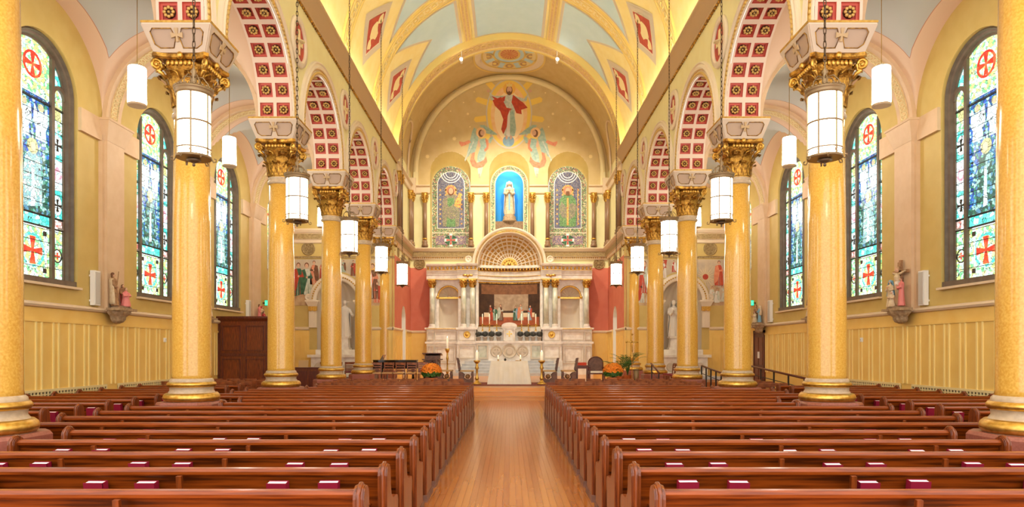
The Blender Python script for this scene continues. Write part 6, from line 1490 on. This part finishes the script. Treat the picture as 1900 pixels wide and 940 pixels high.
# ------------------------------------------------------------------ sanctuary furniture
struct_c = O('sanctuary_carpet', MB().box(-2.35, 2.35, 27.45, 30.7, PLAT+.002, PLAT+.014, 1).box(-2.2, 2.2, 27.6, 30.55, PLAT+.014, PLAT+.018, 0), ['carpet_red', 'carpet_edge'], None, label='red patterned carpet with pale border under the front altar table', cat='carpet')
at = E('altar_table', (0, 29.4, PLAT), 'free standing altar table draped to the floor in cream cloth', 'altar table')
O('table_frame', MB().box(-.76, .76, -.4, .4, .92, .985).box(-.72, -.62, -.36, -.26, 0, .92).box(.62, .72, -.36, -.26, 0, .92).box(-.72, -.62, .26, .36, 0, .92).box(.62, .72, .26, .36, 0, .92), 'wood_chair', at)
m = MB(); per = []
def sq(t, hx, hy):
    L_ = 4*(hx+hy); q = t*L_
    for a, b, ln in (((-hx, -hy), (1, 0), 2*hx), ((hx, -hy), (0, 1), 2*hy), ((hx, hy), (-1, 0), 2*hx), ((-hx, hy), (0, -1), 2*hy)):
        if q <= ln: return (a[0]+b[0]*q, a[1]+b[1]*q)
        q -= ln
    return (-hx, -hy)
def clothf(u, v):
    k = v; x, y = sq(u % 1.0, .79+.14*k, .43+.10*k); f = .018*k*math.sin(u*2*PI*26)+.012*k*math.sin(u*2*PI*11+1)
    n = Vector((x, y)).normalized(); return (x+n.x*f, y+n.y*f, 1.0-.985*v)
m.grid(clothf, 160, 8, 0, True); m.box(-.79, .79, -.43, .43, .985, 1.003); O('altar_cloth', m, 'cloth_white', at)
for s in (-1, 1):
    candlestick('standing_candlestick', (s*1.37, 28.75, PLAT+.018), 1.02, .36, .19, 'tall brass floor candlestick with thick candle, viewer %s of the altar table' % SIDE[s], 'floor candlesticks', 1.25)
    candlestick('table_candle', (s*.48, 29.3, PLAT+1.003), .07, .12, .09, 'short candle in a low brass holder on the altar table, viewer %s' % SIDE[s], 'table candles', 1.6)
c_ = E('dark_cruet', (-.18, 29.35, PLAT+1.003), 'small dark glass cruet standing on the altar table', 'cruet'); O('bowl', MB().lathe([(0, 0), (.04, 0), (.055, .05), (.045, .09), (.03, .10)], 14), 'black', c_); O('stopper', MB().sphere((0, 0, .115), .02, 8, 6), 'black', c_)
b_ = E('open_missal', (.1, 29.25, PLAT+1.003), 'open white book lying on the altar table', 'book')
for q in (-1, 1): O('page_block', MB().prism([(0, .005), (q*.05, .03), (q*.17, .02), (q*.17, .0), (0, 0)], 'y', -.11, .11), 'paper', b_)
O('cover', MB().box(-.18, .18, -.12, .12, -.0, .004), 'burgundy', b_)
p_ = E('gilt_paten', (.34, 29.2, PLAT+1.003), 'shallow gold dish on the altar table', 'dish'); O('dish', MB().lathe([(0, .0), (.05, 0), (.09, .02), (.095, .022), (.05, .01), (0, .01)], 20), 'gold', p_); O('rim', MB().lathe([(.088, .018), (.097, .02), (.092, .028)], 20), 'gold', p_)
# ambo
am = E('wooden_ambo', (-3.66, 32.4, PLAT), 'grey brown carved wooden reading desk with pointed arch panel', 'ambo')
O('body', MB().taper([(-.36, -.25), (.36, -.25), (.36, .25), (-.36, .25)], .12, [(-.33, -.25), (.33, -.25), (.33, .25), (-.33, .25)], 1.0), 'wood_grey', am); O('foot', MB().box(-.42, .42, -.32, .32, 0, .12), 'wood_grey', am)
O('ledge', MB().box(-.46, .46, -.36, .36, 1.0, 1.05), 'wood_grey', am); O('upper_box', MB().box(-.35, .35, -.24, .24, 1.05, 1.22), 'wood_grey', am); O('reading_board', MB().prism([(-.36, 1.30), (-.36, 1.34), (.3, 1.25), (.3, 1.21)], 'x', -.45, .45), 'wood_dark', am)
m = MB(); ap = [(-.19, .3), (-.19, .62)]+[(-.19+.38*(1-math.cos(t)), .62+.38*math.sin(t)) for t in [PI/3*i/6 for i in range(1, 7)]]; m.tube([(x, -.262, z) for x, z in ap], .018, 5); m.tube([(-x, -.262, z) for x, z in ap], .018, 5); m.tube([(-.19, -.262, .3), (.19, -.262, .3)], .018, 5); O('pointed_arch', m, 'wood_dark', am)
for q in (-1, 1): O('corner_post', MB().lathe([(.04, .12), (.03, .5), (.04, .98)], 8, (q*.37, -.27, 0)), 'wood_grey', am)
ps = candlestick('paschal_candle_stand', (-3.1, 34.0, PLAT), 1.55, .55, .15, 'very tall brass candle stand behind the carved reading desk', None, 1.2)
# carved side seats, in profile
def carved_seat(x, y, face, label):
    c = E('carved_seat', (x, y, PLAT), label, 'seat', 'carved sanctuary seats', rz=0); c.scale = (face, 1, 1)   # faces +x locally
    for q in (-.24, .24):
        O('side_slab', MB().prism([(-.36, 0), (.30, 0), (.30, .5), (.24, .5), (.20, .38), (.22, .25), (.12, .14), (-.02, .12), (-.14, .2), (-.1, .34), (-.2, .44), (-.36, .48)], 'y', q-.03, q+.03), 'wood_grey', c)
    O('seat', MB().box(-.34, .32, -.27, .27, .48, .55), 'tan_seat', c); O('backrest', MB().prism([(-.36, .5), (-.28, .5), (-.38, 1.1), (-.46, 1.12)], 'y', -.27, .27), 'wood_grey', c); O('front_rail', MB().box(.22, .3, -.24, .24, .36, .48), 'wood_grey', c)
    for k in range(3): O('carved_panel', MB().prism([(-.285-.016*(k*6.0)/6-.0, .60+.16*k), (-.275-.0267*k, .60+.16*k), (-.30-.0267*k, .72+.16*k), (-.31-.0267*k, .72+.16*k)], 'y', -.2, .2), 'wood_dark', c)
    m = MB(); m.lathe([(.05, -.2), (.11, -.1), (.11, .1), (.05, .2)], 12, (0, 0, 0)); O('carved_knob', m, 'statue_brown', c, (.04, 0, .26), (PI/2, 0, 0))
carved_seat(-1.95, 31.2, 1, 'carved wooden seat in profile just viewer left of the altar table'); carved_seat(-2.95, 31.6, 1, 'carved wooden seat in profile beside the carved reading desk')
carved_seat(1.82, 31.2, -1, 'carved wooden seat in profile just viewer right of the altar table'); carved_seat(2.72, 31.4, -1, 'carved wooden seat in profile beside the small dark table')
# presider chair
pc = E('arched_armchair', (4.05, 31.6, PLAT), 'dark wooden armchair with tall arched back and pale seat', 'armchair')
for q in (-1, 1):
    O('leg', MB().box(q*.34-.03, q*.34+.03, -.30, -.24, 0, .66), 'wood_dark', pc); O('leg', MB().box(q*.34-.03, q*.34+.03, .24, .30, 0, .66), 'wood_dark', pc); O('armrest', MB().box(q*.34-.04, q*.34+.04, -.34, .3, .66, .70), 'wood_dark', pc)
O('seat', MB().box(-.33, .33, -.30, .28, .42, .5), 'cloth_white', pc); O('seat_rail', MB().box(-.34, .34, -.29, .28, .36, .42), 'wood_dark', pc)
m = MB().prism([(-.36, .36), (.36, .36), (.36, .88)]+[(.36*math.cos(t), .88+.30*math.sin(t)) for t in [PI*i/14 for i in range(15)]], 'y', .24, .30); O('backrest', m, 'wood_grey', pc)
m = MB(); m.tube([(-.34, .23, .5)]+[(.34*math.cos(PI-t), .23, .88+.28*math.sin(t)) for t in [PI*i/14 for i in range(15)]]+[(.34, .23, .5)], .025, 6); O('back_moulding', m, 'wood_dark', pc)
tt = E('side_table', (3.38, 31.5, PLAT), 'small dark wooden table carrying a red box beside the arched armchair', 'table')
O('top', MB().box(-.3, .3, -.25, .25, .72, .77), 'wood_dark', tt)
for a in (-.24, .24):
    for b in (-.19, .19): O('leg', MB().box(a-.025, a+.025, b-.025, b+.025, 0, .72), 'wood_dark', tt)
O('apron', MB().box(-.26, .26, -.21, .21, .62, .72), 'wood_dark', tt)
rb = E('red_box', (3.34, 31.45, PLAT+.77), 'low bright red cloth covered box on the small dark table', 'box'); O('box_body', MB().box(-.22, .22, -.14, .14, 0, .09), 'red_cloth', rb); O('box_lid', MB().prism([(-.23, .09), (.23, .09), (.2, .13), (-.2, .13)], 'y', -.15, .15), 'red_cloth', rb)
# orange mums
MUM = bush(.42, 900, None, 9, .72, -.12).mesh('flower_ball', ['leaf_green', 'orange_flower'])
for s, x, y in ((-1, -3.2, 27.9), (1, 4.32, 28.3)):
    p_ = E('chrysanthemum_pot', (x, y, PLAT), 'round orange chrysanthemum in a terracotta pot, viewer %s of the altar' % SIDE[s], 'potted plant', 'orange chrysanthemums')
    O('pot', MB().lathe([(0, 0), (.17, 0), (.23, .26), (.26, .26), (.26, .33), (.2, .33), (0, .3)], 20), 'terracotta', p_); O('flower_ball', MUM, None, p_, (0, 0, .60), None, (1, 1, 1.1))
# palms, vase, processional cross
def palm(x, y, h_, n, seed, label):
    p_ = E('potted_palm', (x, y, PLAT), label, 'palm', 'potted palms'); rr = random.Random(seed)
    O('pot', MB().lathe([(0, 0), (.16, 0), (.2, .3), (.22, .32), (.18, .32), (0, .3)], 16), 'terracotta', p_)
    for k in range(n):
        a = 2*PI*k/n+rr.uniform(-.2, .2); sp_ = rr.uniform(.25, .6); hh = h_*rr.uniform(.75, 1.0); m = MB(); pts = [Vector((math.cos(a)*sp_*t**1.6*1.3, math.sin(a)*sp_*t**1.6*1.3, .28+hh*(t-.28*t**3))) for t in [i/10 for i in range(11)]]
        m.tube(pts, [.012*(1-.08*i) for i in range(11)], 4)
        for i in range(4, 11):
            for q in (-1, 1):
                d = (pts[i]-pts[i-1]).normalized(); sd_ = d.cross(Vector((0, 0, 1))).normalized()*q; tip = pts[i]+sd_*.20+d*.16-Vector((0, 0, .05)); m.add([pts[i], pts[i]+d*.035+sd_*.05, tip, pts[i]-d*.01+sd_*.05], [(0, 1, 2, 3)])
        O('frond', m, 'leaf_green', p_)
palm(4.9, 30.2, 1.0, 14, 4, 'shorter green potted palm beside the orange chrysanthemum'); palm(5.45, 31.3, 1.5, 14, 5, 'taller green potted palm behind the processional cross')
v_ = E('metal_urn', (5.55, 29.7, PLAT), 'pale metal cylinder vase standing among the palms', 'vase'); O('cylinder', MB().lathe([(0, 0), (.12, 0), (.12, .62), (.10, .62), (.1, .1), (0, .1)], 20), 'lamp_metal', v_); O('rim', MB().lathe([(.1, .6), (.13, .6), (.13, .64), (.1, .64)], 20), 'lamp_metal', v_)
pcx = E('processional_cross', (5.35, 29.6, PLAT), 'gilt processional crucifix on a staff among the palms', 'cross')
O('staff', MB().lathe([(.16, 0), (.16, .03), (.03, .06), (.016, .2), (.016, 1.0), (.05, 1.06), (.07, 1.14), (.05, 1.22), (.02, 1.28)], 14), 'gold', pcx); O('cross_arms', MB().box(-.025, .025, -.015, .015, 1.26, 2.14).box(-.22, .22, -.015, .015, 1.80, 1.86), 'gold', pcx)
for a, b in ((-.24, 1.83), (.24, 1.83), (0, 2.16)): O('trefoil', MB().sphere((a, 0, b), .05, 8, 6), 'gold', pcx)
m = MB(); m.tube([(0, -.03, 1.38), (.01, -.04, 1.5), (0, -.03, 1.62), (0, -.04, 1.74), (0, -.03, 1.82)], [.016, .026, .03, .042, .02], 8)
for q in (-1, 1): m.tube([(0, -.03, 1.79), (q*.09, -.025, 1.81), (q*.18, -.02, 1.84)], [.02, .016, .01], 6)
m.sphere((0, -.04, 1.86), .03, 8, 6); O('corpus', m, 'gold', pcx)
# grand piano
pn = E('grand_piano', (-5.25, 31.9, PLAT), 'glossy black grand piano with closed lid behind the choir chairs', 'piano')
out = [(-1.0, -.72), (.95, -.72), (.98, -.2), (.6, .1), (.2, .5), (-.3, .72), (-1.0, .74)]
O('case', MB().prism(out, 'z', .62, .98), 'black', pn); O('lid', MB().prism([(x*1.02, y*1.02) for x, y in out], 'z', .98, 1.02), 'black', pn); O('keyslip', MB().box(-1.12, -1.0, -.70, .70, .66, .72), 'black', pn); O('keys', MB().box(-1.12, -1.02, -.62, .62, .72, .735), 'paper', pn); O('fallboard', MB().prism([(-1.02, .73), (-1.0, .73), (-1.0, .95), (-1.03, .92)], 'y', -.66, .66), 'black', pn)
O('music_desk', MB().prism([(-.75, 1.02), (-.72, 1.02), (-.60, 1.25), (-.63, 1.25)], 'y', -.35, .35), 'black', pn)
for x, y in ((-.85, -.55), (-.85, .55), (.8, -.5)): O('leg', MB().lathe([(.07, .1), (.05, .3), (.08, .55), (.09, .63)], 10, (x, y, 0)).sphere((x, y, .06), .06, 8, 6), 'black', pn)
O('pedal_lyre', MB().box(-.5, -.47, -.1, -.06, .1, .62).box(-.5, -.47, .06, .1, .1, .62).box(-.54, -.44, -.14, .14, .08, .14), 'black', pn)
TS = MB().box(-.22, .22, -.19, .22, .43, .475).mesh('seat', 'tan_seat')
for k in range(5):
    c = put_chair(-5.95+.52*k, 30.35+.04*(k % 2), PLAT, PI+R.uniform(-.08, .08), 'pale seated wooden choir chair before the piano, %s from the left column' % ORD[k], 'choir chairs')
    for ch in c.children:
        if ch.name.startswith('seat') and not ch.name.startswith('seat_frame'): ch.data = TS
put_chair(-4.0, 31.6, PLAT, PI+.3, 'wooden ladder back chair between piano and carved reading desk', 'choir chairs')
for k in range(4): put_chair(-8.7+.55*k, 32.3, PLAT, .15*k, 'wooden chair before the left side altar, %s from the aisle wall' % ORD[k], 'chapel chairs')
# wooden console desk in the left aisle
dk = E('console_desk', (-8.3, 28.2, 0), 'low reddish wooden console desk at the head of the left aisle', 'desk')
O('body', MB().box(-.5, .5, -.3, .3, 0, 1.16), 'wood_pew_end', dk); O('top', MB().box(-.54, .54, -.34, .34, 1.16, 1.21), 'wood_dark', dk); O('side_panel', MB().box(.06, .46, -.325, -.3, .1, 1.06), 'wood_dark', dk); O('side_panel', MB().box(-.46, -.02, -.325, -.3, .1, 1.06), 'wood_dark', dk); O('music_rest', MB().prism([(-.05, 1.21), (0, 1.21), (.06, 1.48), (.03, 1.5)], 'x', -.45, -.05), 'tan_seat', dk)
# handrails
def rail(pts, label, posts, low=.3):
    r_ = E('hand_rail', (0, 0, 0), label, 'handrail', 'ramp handrails'); O('wooden_rail', MB().tube(pts, .035, 8), 'wood_dark', r_); O('lower_bar', MB().tube([(x, y, z-low) for x, y, z in pts], .014, 6), 'iron', r_)
    for x, y, z, zb in posts: O('post', MB().box(x-.022, x+.022, y-.022, y+.022, zb, z), 'iron', r_)
rail([(9.0, 20.6, 1.05), (9.0, 24.0, 1.25), (9.0, 28.0, 1.48)], 'long dark ramp handrail nearer the right aisle wall', [(9.0, 20.7+1.2*k, 1.06+.07*k, 0) for k in range(7)])
rail([(7.6, 22.4, .95), (7.6, 25.6, 1.2), (7.6, 26.8, 1.3)], 'dark handrail beside the third right column', [(7.6, 22.5+.62*k, .96+.05*k, 0) for k in range(8)])
rail([(6.1, 29.2, 1.35), (6.1, 27.6, .98)], 'short sloping handrail beside the fourth right column', [(6.1, 29.1, 1.33, PLAT), (6.1, 27.7, 1.0, PLAT)])
